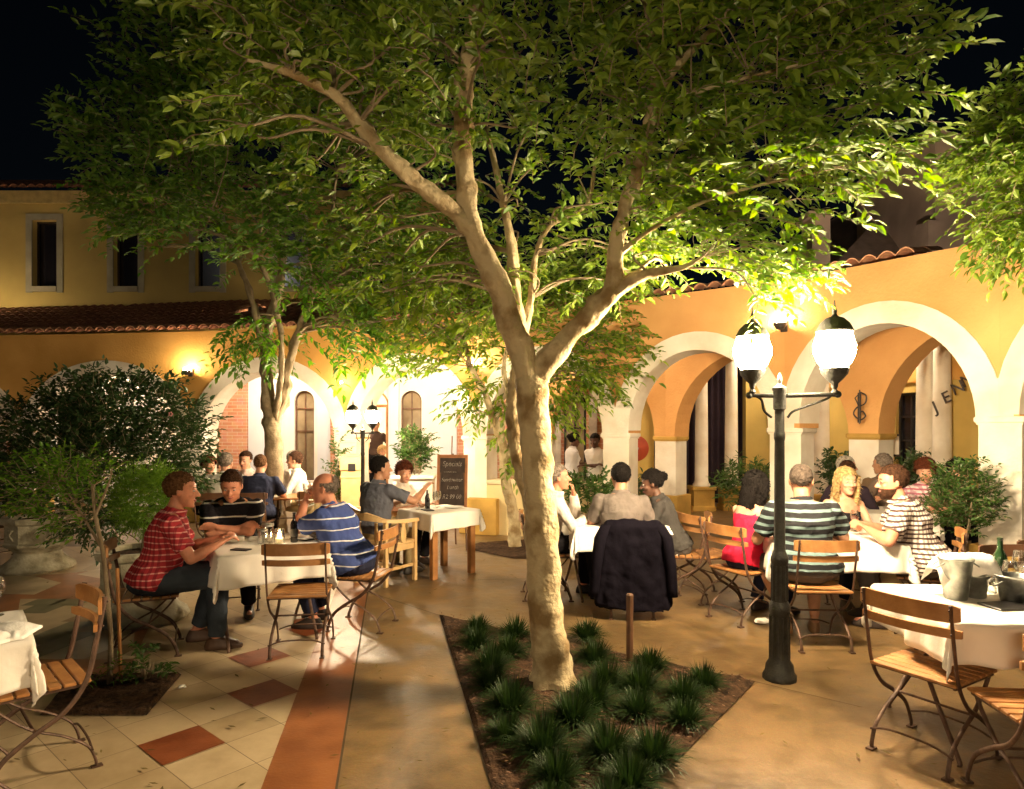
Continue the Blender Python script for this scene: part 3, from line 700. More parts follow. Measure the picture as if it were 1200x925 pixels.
def crown(name, parent, blobs, origin, leaf, width, mats, seed, spray=(.2, .36), droop=.35, nl=(8, 13), limbs=None, branchmat=None, brad=.007, every=9, outw=.75):
    """blobs: (centre, (rx, ry, rz), count)"""
    rnd = random.Random(seed); sp = []; conn = []
    for c, r, n in blobs:
        c = Vector(c)
        for i in range(n):
            while True:
                q = Vector((rnd.uniform(-1, 1), rnd.uniform(-1, 1), rnd.uniform(-1, 1)))
                if q.length <= 1 and noise.noise(q * 3.0 + c * 1.7) > .03 - .25 * (rnd.random() ** 3): break
            p = c + Vector((q.x * r[0], q.y * r[1], q.z * r[2]))
            d = (p - Vector(origin)).normalized() * outw + Vector((rnd.uniform(-.7, .7), rnd.uniform(-.7, .7), rnd.uniform(-.45, .5)))
            L_ = rnd.uniform(*spray); sp.append((p, d, L_))
            if i % every == 0: conn.append((p, d))
    V, Fc, Mi = [], [], []
    leaf_cloud(V, Fc, Mi, sp, leaf, width, rnd, nl=nl, droop=droop)
    me = bpy.data.meshes.new(name); me.from_pydata(V, [], Fc); me.polygons.foreach_set('material_index', Mi); me.update()
    for m in mats: me.materials.append(m)
    o = bpy.data.objects.new(name, me); COL.objects.link(o); o.parent = parent
    if limbs:
        pts = []
        for path, rr in limbs:
            for a, r0 in zip(path, rr): pts.append((Vector(a), r0))
        B = MB()
        for p, d in conn:
            # grow from a limb point lower than / near the cluster
            best = min(pts, key=lambda t: (t[0] - p).length + max(0, t[0].z - p.z) * 1.5); a = best[0]; dist = (p - a).length
            if dist > 2.6: continue
            mid = a.lerp(p, .5) + Vector((rnd.uniform(-.1, .1), rnd.uniform(-.1, .1), .12 * dist)); r0 = min(best[1] * .55, brad * (1 + dist * 1.2))
            path = arc([a, mid, p, p + d.normalized() * .12], 4); B.tube(path, [r0 * (1 - .75 * k / (len(path) - 1)) for k in range(len(path))], n=6)
        B.build('twigs', branchmat, parent, smooth='full')
    return o
def tubes_obj(name, limbs, mat, parent, wob=.012, n=22, sub=9):
    B = MB()
    for path, rr in limbs:
        P = arc(path, sub); rad = []
        for k in range(len(P)):
            t = k / sub; i = min(int(t), len(rr) - 2); rad.append(rr[i] + (rr[i + 1] - rr[i]) * min(1, t - i))
        up = None; vs = []; fs = []
        for i, p in enumerate(P):
            t = (P[min(i + 1, len(P) - 1)] - P[max(i - 1, 0)]).normalized()
            if up is None: up = Vector((1, 0, 0))
            u = t.cross(up).normalized(); v = u.cross(t).normalized(); up = v
            for k in range(n):
                a = 2 * PI * k / n; r = rad[i]; q = u * math.cos(a) + v * math.sin(a)
                w = noise.noise((p + q * .1) * 7) * wob + noise.noise((p + q * .1) * 19) * wob * .5 + max(0, noise.noise(Vector((q.x * 2.5 + p.x * 3, q.y * 2.5, p.z * 9))) - .28) * wob * 2.2 + (max(0, .22 - p.z) * .22 * (math.sin(a * 5 + 1) * .5 + .1) if p.z < .22 and r > .1 else 0)
                vs.append(p + q * (r + w * min(1, r / .06)))
        for r_ in range(len(P) - 1):
            for k in range(n):
                j = (k + 1) % n; fs.append((r_ * n + k, r_ * n + j, (r_ + 1) * n + j, (r_ + 1) * n + k))
        fs.append(tuple(range(n - 1, -1, -1))); fs.append(tuple((len(P) - 1) * n + k for k in range(n)))
        B.add(vs, fs)
    return B.build(name, mat, parent, smooth='full')
# ------------------------------------------------------------ ground
def structure(o): o['kind'] = 'structure'; return o
def concrete_mat():
    m = bpy.data.materials.new('polished_concrete'); N, L = nodes(m); p = N['Principled BSDF']
    tc = N.new('ShaderNodeTexCoord')
    a = N.new('ShaderNodeTexNoise'); a.inputs['Scale'].default_value = .9; a.inputs['Detail'].default_value = 8; a.inputs['Roughness'].default_value = .62; a.inputs['Distortion'].default_value = .6
    b = N.new('ShaderNodeTexNoise'); b.inputs['Scale'].default_value = 6; b.inputs['Detail'].default_value = 10; b.inputs['Roughness'].default_value = .7
    c = N.new('ShaderNodeTexNoise'); c.inputs['Scale'].default_value = 90; c.inputs['Detail'].default_value = 4
    for n in (a, b, c): L.new(tc.outputs['Object'], n.inputs['Vector'])
    r = N.new('ShaderNodeValToRGB'); e = r.color_ramp.elements; e[0].position = .40; e[0].color = (.08, .048, .019, 1); e[1].position = .60; e[1].color = (.225, .135, .055, 1)
    k = r.color_ramp.elements.new(.5); k.color = (.145, .09, .037, 1)
    s = math_node(N, L, 'ADD', math_node(N, L, 'MULTIPLY', a.outputs['Fac'], .6), math_node(N, L, 'MULTIPLY', b.outputs['Fac'], .4)); L.new(s, r.inputs['Fac'])
    L.new(mixc(N, L, .35, r.outputs['Color'], c.outputs['Color'], 'SOFT_LIGHT'), p.inputs['Base Color'])
    L.new(math_node(N, L, 'MULTIPLY_ADD', b.outputs['Fac'], .5, .12), p.inputs['Roughness'])
    bp = N.new('ShaderNodeBump'); bp.inputs['Strength'].default_value = .5; bp.inputs['Distance'].default_value = .012; L.new(b.outputs['Fac'], bp.inputs['Height']); L.new(bp.outputs['Normal'], p.inputs['Normal'])
    return m
def tile_mat(name, ca, cb, size, angle, ox, oy, grout=.012, rough=.28):
    m = bpy.data.materials.new(name); N, L = nodes(m); p = N['Principled BSDF']
    tc = N.new('ShaderNodeTexCoord'); mp = N.new('ShaderNodeMapping'); mp.vector_type = 'POINT'; mp.inputs['Location'].default_value = (ox, oy, 0); mp.inputs['Rotation'].default_value = (0, 0, R(angle)); mp.inputs['Scale'].default_value = (1 / size,) * 3
    # rotate first, then scale and shift
    L.new(tc.outputs['Object'], mp.inputs['Vector']); sp = N.new('ShaderNodeSeparateXYZ'); L.new(mp.outputs[0], sp.inputs[0])
    fx = math_node(N, L, 'FLOOR', sp.outputs['X']); fy = math_node(N, L, 'FLOOR', sp.outputs['Y'])
    cb_ = N.new('ShaderNodeCombineXYZ'); L.new(fx, cb_.inputs[0]); L.new(fy, cb_.inputs[1]); wn = N.new('ShaderNodeTexWhiteNoise'); wn.noise_dimensions = '2D'; L.new(cb_.outputs[0], wn.inputs['Vector'])
    n = N.new('ShaderNodeTexNoise'); n.inputs['Scale'].default_value = 5; n.inputs['Detail'].default_value = 9; n.inputs['Roughness'].default_value = .68; L.new(tc.outputs['Object'], n.inputs['Vector'])
    f = math_node(N, L, 'ADD', math_node(N, L, 'MULTIPLY', wn.outputs['Value'], .45), math_node(N, L, 'MULTIPLY_ADD', n.outputs['Fac'], 1.1, -.3))
    col = mixc(N, L, f, ca, cb)
    ex = math_node(N, L, 'FRACT', sp.outputs['X']); ey = math_node(N, L, 'FRACT', sp.outputs['Y'])
    g = math_node(N, L, 'MAXIMUM', math_node(N, L, 'LESS_THAN', ex, grout), math_node(N, L, 'LESS_THAN', ey, grout))
    L.new(mixc(N, L, g, col, (.12, .085, .05)), p.inputs['Base Color']); L.new(math_node(N, L, 'MULTIPLY_ADD', n.outputs['Fac'], .4, rough - .1), p.inputs['Roughness'])
    bp = N.new('ShaderNodeBump'); bp.inputs['Strength'].default_value = .2; bp.inputs['Distance'].default_value = .006; L.new(n.outputs['Fac'], bp.inputs['Height']); L.new(bp.outputs['Normal'], p.inputs['Normal'])
    return m
BED = [(-.659, 6.10), (1.635, 4.51), (.656, 3.185), (.06, 2.38)]
SB = [(-3.02, 4.63), (-2.28, 4.63), (-2.165, 3.98), (-2.80, 3.98)]
b_ = MB(); b_.poly([(-60, -40, 0), (60, -40, 0), (60, 80, 0), (-60, 80, 0)])
structure(b_.build('ground', concrete_mat()))
TA = 41.0   # angle of the tile rows from straight ahead
TS = .325; du = Vector((math.sin(R(TA)), math.cos(R(TA)))); dv = Vector((math.cos(R(TA)), -math.sin(R(TA))))
t0 = Vector((-1.797, 3.851))      # a tile corner
# texture axes: X along dv, Y along du -> rotate object coordinates by +TA
def tcoord(P): return Vector((P.dot(dv), P.dot(du))) / TS
o0 = tcoord(t0)
dx, dy = -(o0.x - math.floor(o0.x)), -(o0.y - math.floor(o0.y))
tm_ = tile_mat('cream_floor_tiles', (.30, .21, .105), (.60, .47, .29), TS, TA, dx, dy)
edge = lambda Y: -1.19 - .1705 * (Y - 3.185)
edge2 = lambda Y: -.839 - .1757 * (Y - 3.185)
m = MB(); m.poly([(-16, -3, .004), (edge(-3), -3, .004), (edge(9.6), 9.6, .004), (-16, 9.6, .004)]); structure(m.build('tile_paving', tm_))
m = MB(); m.poly([(edge(-3), -3, .0045), (edge2(-3), -3, .0045), (edge2(9.6), 9.6, .0045), (edge(9.6), 9.6, .0045)]); structure(m.build('paving_band', pm('rust_brown_concrete', (.20, .065, .018), .4, col2=(.30, .11, .035), scale=4, bump=.1)))
m = MB(); m.poly([(edge2(-3), -3, .005), (edge2(-3) + .012, -3, .005), (edge2(9.6) + .012, 9.6, .005), (edge2(9.6), 9.6, .005)]); structure(m.build('paving_joint', pm('joint', (.07, .045, .02), .9)))
m = MB()
for i, j in ((0, 0), (2, -1), (3, -3), (-3, 0), (-1, -5), (5, -4), (-4, -3)):
    P = t0 + du * TS * (i - 1) + dv * TS * j; q = [P, P + dv * TS, P + dv * TS + du * TS, P + du * TS]; m.poly([(p.x, p.y, .008) for p in q])
structure(m.build('accent_tiles', pm('rust_floor_tile', (.15, .038, .012), .4, col2=(.24, .07, .025), scale=5, bump=.1)))
# mosaic field by the planters (laid in the paving)
green = pm('green_slate_tile', (.13, .125, .065), .35, col2=(.20, .18, .10), scale=6); crm = pm('cream_mosaic', (.52, .41, .25), .3, col2=(.40, .30, .17), scale=4); tanm = pm('tan_mosaic', (.30, .19, .08), .35, var=.2, scale=4); rst = pm('rust_mosaic', (.27, .105, .035), .35, var=.25, scale=4)
m = MB(); 
def pp(pts, mi, z=.0085): m.poly([(*gp(x, y), z) for x, y in pts], mi)
pp([(-40, 690), (0, 688), (40, 676), (130, 668), (150, 690), (175, 735), (150, 790), (60, 800), (-80, 800)], 3, .0075)
for k, (y0, y1) in enumerate(((703, 711), (711, 720), (720, 730), (730, 742), (742, 757), (757, 774))):
    x0, x1 = 24 - k * 1.5, 150 + 2 * k; n = 5; w = (x1 - x0) / n; sk = (y1 - y0) * 2.6
    pp([(x0, y0), (x1, y0), (x1 - 2, y1), (x0 - 2, y1)], 1)
    for j in range(4):
        if (j + k) % 4 < 2: xa = x0 + j * 31 - (k % 3) * 6; pp([(max(xa, x0 - 4), y1), (min(xa + 36, x1), y1), (min(xa + 36 + sk, x1 + 8), y0), (max(xa + sk, x0), y0)], 0 if j < 2 else 2, .0095)
pp([(0, 675), (40, 676), (72, 684), (40, 698), (0, 697)], 1, .0088); pp([(90, 672), (112, 661), (84, 662), (66, 670)], 1, .0088); pp([(90, 674), (130, 664), (140, 672), (124, 680)], 1, .0088)
structure(m.build('mosaic_paving', [green, crm, tanm, rst]))
def bed(pts, name):
    m = MB(); m.poly([(x, y, .010) for x, y in pts]); o = m.build(name, M_['soil'])
    me = o.data; bm = bmesh.new(); bm.from_mesh(me); bmesh.ops.triangulate(bm, faces=bm.faces)
    for _ in range(5): bmesh.ops.subdivide_edges(bm, edges=bm.edges, cuts=1, use_grid_fill=True)
    lim = [e for e in bm.edges if e.is_boundary]; bv = {v for e in lim for v in e.verts}
    for v in bm.verts:
        if v not in bv: v.co.z += .012 + .035 * abs(noise.noise(v.co * 3)) + .012 * noise.noise(v.co * 14)
    bm.to_mesh(me); bm.free(); structure(o)
bed(BED, 'planting_bed'); bed(SB, 'soil_square'); bed([(*gp(548, 640),), (*gp(640, 632),), (*gp(700, 637),), (*gp(690, 655),), (*gp(600, 655),), (*gp(553, 645),)], 'soil_strip')

# ------------------------------------------------------------ arcades
def arch_curve(a, b, half, zi, zc, n=24, off=0.0):
    """points along an arch between pillars; a, b pillar centres as distances along the bay"""
    r = (b - a) / 2 - half; c = (a + b) / 2
    return [(c - (r + off) * math.cos(PI * k / n), zi + (zc + off - zi) * math.sin(PI * k / n)) for k in range(n + 1)]
def bayframe(P, Q):
    P, Q = Vector(P), Vector(Q); d = (Q - P); L_ = d.length; d.normalize(); nrm = Vector((d.y, -d.x)); return P, d, nrm, L_
def arcade(label, pil, wallmat, half=.2, thick=.45, band=True, plinth=.5, name='arcade', roof=True, offb=.25):
    """pil: (x, y, impost z, crown z of the bay that follows, wall top z). The front looks at the camera."""
    root = thing(name, label, 'arcade', (pil[0][0], pil[0][1], 0), 0); o = Vector((pil[0][0], pil[0][1]))
    for i in range(len(pil) - 1):
        P, d, nr, L_ = bayframe(pil[i][:2], pil[i + 1][:2]); P = P - o; zi = (pil[i][2] + pil[i + 1][2]) / 2
        z0, z1 = pil[i][2], pil[i + 1][2]; t0_, t1_ = pil[i][4], pil[i + 1][4]; zc = pil[i][3]; cur = arch_curve(0, L_, half, zi, zc)
        def W(u, z, f): q = P + d * u + nr * f; return (q.x, q.y, z)
        top = lambda u: t0_ + (t1_ - t0_) * u / L_
        m = MB(); us = [0.0] + [c[0] for c in cur] + [L_]; zs = [zi] + [c[1] for c in cur] + [zi]
        us = [0.0, half - .0005] + [c[0] for c in cur] + [L_ - half + .0005, L_]; zs = [z0, z0] + [c[1] for c in cur] + [z1, z1]
        n = len(us); vs = []
        for f in (0, -thick):
            vs += [W(u, z, f) for u, z in zip(us, zs)] + [W(u, top(u), f) for u in us]
        fs = []
        for k in range(n - 1):
            fs.append((k, k + 1, n + k + 1, n + k)); fs.append((2 * n + k + 1, 2 * n + k, 3 * n + k, 3 * n + k + 1)); fs.append((k + 1, k, 2 * n + k, 2 * n + k + 1)); fs.append((n + k, n + k + 1, 3 * n + k + 1, 3 * n + k))
        m.add(vs, fs); m.build('wall', wallmat, root)
        if band:
            m = MB(); outer = arch_curve(0, L_, half, zi, zc, off=offb); inner = arch_curve(0, L_, half, zi, zc, off=-.004)
            pr = .022; V = []; K = len(inner)
            for (ui, zi_), (uo, zo) in zip(inner, outer):
                if uo < 0 or uo > L_:
                    uo = 0.001 if uo < 0 else L_ - .001
                V += [W(ui, zi_, pr), W(uo, zo, pr), W(uo, zo, -.01), W(ui, zi_, -thick - .004)]
            Fs = []
            for k in range(K - 1):
                a = 4 * k; b = a + 4; Fs += [(a, b, b + 1, a + 1), (a + 1, b + 1, b + 2, a + 2), (a + 3, b + 3, b, a)]
            m.add(V, Fs); m.build('arch_surround', M_['white'], root)
    for i, (x, y, zi, zc, zt) in enumerate(pil):
        j = min(i, len(pil) - 2); _, d, nr, _ = bayframe(pil[j][:2], pil[j + 1][:2])
        if 0 < i < len(pil) - 1:
            _, d2, _, _ = bayframe(pil[i - 1][:2], pil[i][:2]); d = (d + d2).normalized()
        rz = math.atan2(d.y, d.x); nr = Vector((d.y, -d.x)); c = Vector((x, y)) - o - nr * (thick / 2)
        m = MB(); m.box((c.x, c.y, (plinth + zi) / 2 - .03), (2 * half, thick + .01, zi - plinth - .06), rz=rz); m.build('pillar', M_['white'], root)
        m = MB(); m.box((c.x, c.y, zi - .03), (2 * half + .07, thick + .08, .065), rz=rz, bev=.012); m.box((c.x, c.y, zi - .072), (2 * half + .03, thick + .04, .02), rz=rz); m.build('impost', M_['white'] if band else M_['plinth'], root)
        m = MB(); m.box((c.x, c.y, plinth / 2), (2 * half + .12, thick + .14, plinth), rz=rz, bev=.01); m.build('plinth', M_['plinth'], root)
        if band:   # white above the impost where two surrounds meet
            q = Vector((x, y)) - o + nr * .010; m = MB(); m.box((q.x, q.y, zi + .19), (2 * half - .01, .024, .40), rz=rz)
            # tapered top following the meeting curves
            m.build('spandrel_foot', M_['white'], root)
    return root
def tileroof(label, pts, depth, rise, name='tiled_roof', per=.205, mat=None, over=.09, courses=None, cat='roof'):
    """pts: (x, y, z) of the eaves. Pantiles run back from it."""
    root = None; m = MB(); o = Vector(pts[0])
    for a, b in zip(pts[:-1], pts[1:]):
        a3, b3 = Vector(a) - o, Vector(b) - o; d = (b3 - a3); L_ = d.length; n = max(1, round(L_ / per)); bk = Vector((-d.y, d.x, 0)).normalized(); slope = math.hypot(depth, rise); ncr = courses or max(1, int(slope / .38))
        sub = 8
        for r in range(ncr):
            V = []; Fs = []; f0, f1 = r / ncr, (r + 1.12) / ncr
            for end, f in ((0, f0), (1, f1)):
                for k in range(n * sub + 1):
                    t = k / (n * sub); ph = (k % sub) / sub; h = math.sin(PI * ph * 1.0) ** .8 * .068 if (k % sub) else 0
                    jit = .012 * noise.noise(Vector(((k // sub) * 3.1, r * 2.3, o.x)))
                    p = a3.lerp(b3, t) + bk * (depth * f - (over if r == 0 and end == 0 else 0) + (jit if end == 0 else 0)) + Vector((0, 0, rise * f + h + (.022 if end == 0 else .0) + jit * .6)); V.append(p)
            K = n * sub + 1
            V2 = V + [p - Vector((0, 0, .016)) for p in V[:K]]
            for k in range(n * sub):
                Fs.append((k, k + 1, K + k + 1, K + k)); Fs.append((2 * K + k, 2 * K + k + 1, k + 1, k))
            m.add(V2, Fs)
    obj_ = m.build('tiled_roof' if name == 'tiled_roof' else name, mat or M_['roof'], None, loc=o, fixn=False); tag(obj_, label, cat)
    return obj_
A = [(-12.6, 12.8, 1.47, 2.68, 3.42), (-9.15, 12.5, 1.48, 2.68, 3.42), (-5.77, 12.1, 1.49, 2.70, 3.43), (-2.87, 11.6, 1.50, 2.69, 3.44), (-.59, 10.8, 1.57, 2.72, 3.50), (1.55, 10.0, 1.62, 2.79, 3.58), (3.54, 8.7, 1.70, 2.91, 3.62), (4.94, 6.8, 1.82, 3.0, 3.62), (5.75, 4.3, 1.86, 3.0, 3.62)]
arcade('orange arcade wall with white arch surrounds facing the courtyard left of the chalkboard', A[:5], M_['stucco'], name='arcade')
arcade('orange arcade wall with white arches curving forward along the right side', A[4:], M_['stucco_r'], name='arcade')
I_ = [(.6, 13.3, 1.54, 2.85, 3.36), (2.74, 12.0, 1.54, 2.95, 3.36), (4.87, 9.3, 1.62, 3.0, 3.36), (6.4, 6.8, 1.7, 3.0, 3.36)]
arcade('orange inner arch wall with white piers seen through the right arches', I_, M_['stucco_r'], band=False, half=.205, thick=.4, name='inner_arcade')
# low wall closing the bay behind the slender tree
lw = thing('low_wall', 'cream low wall closing the bay behind the slender two-stemmed tree', 'wall', (0, 0, 0)); P, d, nr, L_ = bayframe(A[4][:2], A[5][:2]); c = P + d * L_ / 2 - nr * .15
m = MB(); m.box((c.x, c.y, .40), (L_ - .4, .30, .80), rz=math.atan2(d.y, d.x)); m.build('wall', pm('cream_stucco', (.66, .52, .27), .9, var=.08, scale=2, bump=.15), lw)
m = MB(); m.box((c.x, c.y, .835), (L_ - .4, .36, .07), rz=math.atan2(d.y, d.x), bev=.012); m.build('coping', pm('cream_coping', (.66, .55, .36), .85, var=.08, scale=2), lw)
P, d, nr, L_ = bayframe(A[3][:2], A[4][:2]); q = Vector(A[4][:2]) + nr * .11
m = MB(); m.box((q.x + .17, q.y + .02, .29), (.52, .2, .58), rz=math.atan2(d.y, d.x) , bev=.012); tag(m.build('wall_block', M_['plinth']), 'ochre plastered block at the foot of the pillar right of the chalkboard', 'block')
# roofs
tileroof('dark red tiled lean-to roof above the left arcade', [(a[0], a[1], a[4]) for a in [(-14.5, 12.9, 0, 0, 3.42)] + A[1:5]], 3.3, 1.15, name='lean_to_roof')
tileroof('row of clay tiles capping the curved right arcade', [(a[0], a[1], a[4]) for a in A[4:7]] + [(4.50, 7.45, 3.63)], .7, .16, name='wall_capping', mat=M_['tile'], courses=2)
tileroof('light clay tile edge along the eaves of the left arcade', [(a[0], a[1] - .02, a[4] + .02) for a in [(-14.5, 12.9, 0, 0, 3.42)] + A[1:5]], .30, .10, name='eaves_tiles', mat=M_['tile'], courses=1, over=.12)
# ceiling slabs
m = MB(); m.prism([(a[0], a[1] + .46) for a in A[4:]] + [(12, 4.3), (12, 16.4), (-.59, 16.4)], 3.36, 3.44); tag(m.build('arcade_ceiling', pm('ceiling_plaster_r', (.6, .45, .3), .9)), 'flat plaster ceiling over the right arcade walk', 'ceiling')
m = MB(); m.prism([(-14.5, 13.2)] + [(a[0], a[1] + .46) for a in A[1:5]] + [(-.62, 16.4), (-14.5, 16.4)], 3.30, 3.38); tag(m.build('arcade_ceiling', pm('ceiling_plaster_l', (.7, .68, .64), .9)), 'pale plaster ceiling over the left arcade walk', 'ceiling')

# ------------------------------------------------------------ windows / walls behind
def wall_holes(name, label, x0, x1, y, h, holes, mat, thick=.25, cat='wall', parent=None, rz=0.0, z0=0.0):
    """wall along x (local) with rectangular or arched holes (xa, xb, za, zb, arched)"""
    root = parent or thing(name, label, cat, (x0, y, 0), rz); m = MB(); xs = sorted(set([0.0, x1 - x0] + [q - x0 for hh in holes for q in hh[:2]]))
    for a, b in zip(xs[:-1], xs[1:]):
        hs = [hh for hh in holes if abs(hh[0] - x0 - a) < 1e-4]
        if not hs: m.box(((a + b) / 2, thick / 2, (h + z0) / 2), (b - a, thick, h - z0)); continue
        _, _, za, zb, ar = hs[0]
        if za > z0: m.box(((a + b) / 2, thick / 2, (za + z0) / 2), (b - a, thick, za - z0))
        if not ar: m.box(((a + b) / 2, thick / 2, (zb + h) / 2), (b - a, thick, h - zb))
        else:
            n = 12; r = (b - a) / 2; V = []; Fs = []; zs = zb - r * ar
            for f in (0, thick):
                for k in range(n + 1): V.append(((a + b) / 2 - r * math.cos(PI * k / n), f, zs + r * ar * math.sin(PI * k / n)))
                for k in range(n + 1): V.append(((a + b) / 2 - r * math.cos(PI * k / n), f, h))
            K = n + 1
            for k in range(n): Fs += [(k, k + 1, K + k + 1, K + k), (2 * K + k, 3 * K + k, 3 * K + k + 1, 2 * K + k + 1), (k, 2 * K + k, 2 * K + k + 1, k + 1)]
            m.add(V, Fs)
    m.build('wall', mat, root); return root
def window(parent, xa, xb, za, zb, arched, glass, frame, cols=2, bars=(.72,), fw=.035, y=.1, name='window', diag=False):
    """frame with panes, in the parent's coordinates"""
    m = MB(); r = (xb - xa) / 2; cx = (xa + xb) / 2; ar = arched or 0; zs = zb - r * ar
    m.box((xa + fw / 2, y, (za + zs) / 2), (fw, .06, zs - za)); m.box((xb - fw / 2, y, (za + zs) / 2), (fw, .06, zs - za)); m.box((cx, y, za + fw / 2), (xb - xa - 2 * fw, .058, fw))
    if ar: m.tube([(cx - (r - fw / 2) * math.cos(PI * k / 14), y, zs + (r - fw / 2) * ar * math.sin(PI * k / 14)) for k in range(15)], fw / 2, n=4)
    else: m.box((cx, y, zb - fw / 2), (xb - xa - 2 * fw, .058, fw))
    for c in range(1, cols): xx = xa + (xb - xa) * c / cols; m.box((xx, y, (za + zb) / 2), (fw * .7, .05, zb - za - .02))
    for b in bars: m.box((cx, y, za + (zb - za) * b), (xb - xa - 2 * fw, .046, fw * .8))
    w = m.build(name, frame, parent)
    m = MB(); pts = [(xa + .01, za + .01), (xb - .01, za + .01), (xb - .01, zs)] + [(cx + (r - .01) * math.cos(PI * k / 12), zs + (r - .01) * ar * math.sin(PI * k / 12)) for k in range(1, 12)] + [(xa + .01, zs)] if ar else [(xa + .01, za + .01), (xb - .01, za + .01), (xb - .01, zb - .01), (xa + .01, zb - .01)]
    V = [(x, y + .015, z) for x, z in pts]; V2 = [(x, y + .022, z) for x, z in pts]; n = len(V); m.add(V + V2, [tuple(range(n)), tuple(range(2 * n - 1, n - 1, -1))] + [(i, (i + 1) % n, n + (i + 1) % n, n + i) for i in range(n)]); m.build('pane', glass, w)
    return w
# two-storey house at left rear
HB = thing('house', 'two-storey mustard yellow house with narrow dark windows behind the left arcade', 'house', (-16, 15.5, 0))
def XX(px, Y): return (px - 600) / F * Y
def ZZ(py, Y): return EYE - (py - HY) / F * Y
wins = [(XX(a, 15.5), XX(b, 15.5), ZZ(336, 15.5), ZZ(258, 15.5), 0) for a, b in ((-57, -28), (38, 67), (133, 162), (229, 258), (325, 354), (420, 449))]
wall_holes('', '', -16, -1.0, 15.5, 7.05, wins, pm('mustard_stucco', (.50, .36, .12), .9, var=.14, scale=.8, bump=.15, bscale=30, detail=8), parent=HB, z0=3.0, thick=.3)
sur = pm('grey_render', (.36, .32, .24), .9, var=.12, scale=4)
for xa, xb, za, zb, _ in wins:
    m = MB(); a, b = xa + 16, xb + 16
    m.box((a - .07, -.008, (za + zb) / 2), (.14, .035, zb - za + .28)); m.box((b + .07, -.008, (za + zb) / 2), (.14, .035, zb - za + .28)); m.box(((a + b) / 2, -.010, zb + .07), (b - a, .034, .14)); m.box(((a + b) / 2, -.02, za - .06), (b - a, .06, .12)); m.build('window_surround', sur, HB)
    window(HB, a, b, za, zb, 0, M_['winglass'], M_['iron'], cols=1, bars=(), y=.18)
m = MB(); m.box((7.5, -.03, 7.0), (15.06, .10, .28)); m.build('cornice', pm('cornice_plaster', (.52, .38, .15), .9), HB)
m = MB(); m.box((14.86, 3.8, 5.0), (.28, 7.0, 4.1)); m.build('side_wall', pm('mustard_stucco', (.5, .36, .12)), HB)
rf = tileroof('x', [(-16, 15.4, 7.17), (-1.0, 15.4, 7.17)], 4.0, 1.6, name='roof'); rf.parent = HB; rf.location = (0, -.1, 7.17)
for k in ('label', 'category'): del rf[k]
# dark building at right rear
RB = thing('pavilion', 'dim brown building with sloping roofs behind the right arcade', 'building', (7.2, 14.2, 0))
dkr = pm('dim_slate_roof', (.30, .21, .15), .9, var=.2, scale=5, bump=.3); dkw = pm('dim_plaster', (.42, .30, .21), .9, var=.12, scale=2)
def pz(pts, Y, dY, mi=0):   # slab parallel to the picture plane, real thickness dY
    V = [at(x, y, Y) for x, y in pts]; V = [(v.x - 7.2, v.y - 14.2, v.z) for v in V]; n = len(V); V2 = [(x, y + dY, z) for x, y, z in V]
    m.add(V + V2, [tuple(range(n)), tuple(range(2 * n - 1, n - 1, -1))] + [(i, n + i, n + (i + 1) % n, (i + 1) % n) for i in range(n)], mi)
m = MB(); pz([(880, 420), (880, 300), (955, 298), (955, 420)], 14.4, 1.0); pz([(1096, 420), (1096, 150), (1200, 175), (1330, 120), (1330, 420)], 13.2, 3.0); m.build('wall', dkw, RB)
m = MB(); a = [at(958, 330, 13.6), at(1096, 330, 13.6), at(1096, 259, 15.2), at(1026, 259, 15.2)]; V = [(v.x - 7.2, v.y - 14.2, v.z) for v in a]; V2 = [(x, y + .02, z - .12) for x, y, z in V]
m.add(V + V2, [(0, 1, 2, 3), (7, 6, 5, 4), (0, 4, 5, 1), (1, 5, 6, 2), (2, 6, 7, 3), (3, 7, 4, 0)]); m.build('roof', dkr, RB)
m = MB(); a = [at(925, 325, 16.2), at(1100, 325, 15.6), at(1100, 196, 17.0), at(1010, 238, 17.0), at(925, 285, 17.0)]; V = [(v.x - 7.2, v.y - 14.2, v.z) for v in a]; V2 = [(x, y + .1, z - .2) for x, y, z in V]
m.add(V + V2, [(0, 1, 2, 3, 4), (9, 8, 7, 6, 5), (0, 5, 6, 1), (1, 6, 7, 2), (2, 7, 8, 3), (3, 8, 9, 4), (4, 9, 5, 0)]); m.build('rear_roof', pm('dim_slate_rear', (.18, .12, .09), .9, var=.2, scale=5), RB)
m = MB(); pz([(1042, 256), (1042, 249), (1096, 219), (1096, 227)], 14.9, .3); m.build('fascia', dkw, RB)
m = MB(); pz([(952, 330), (952, 252), (973, 252), (973, 330)], 13.55, .5); pz([(948, 254), (948, 247), (977, 247), (977, 254)], 13.5, .6); m.build('chimney', dkw, RB)
m = MB(); pz([(1088, 330), (1088, 258), (1099, 258), (1099, 330)], 13.15, .4); m.build('corner_post', dkw, RB)
m = MB(); m.box((4.0, 6.5, 2.0), (9, 8, 4)); m.build('rear_block', dkw, RB)

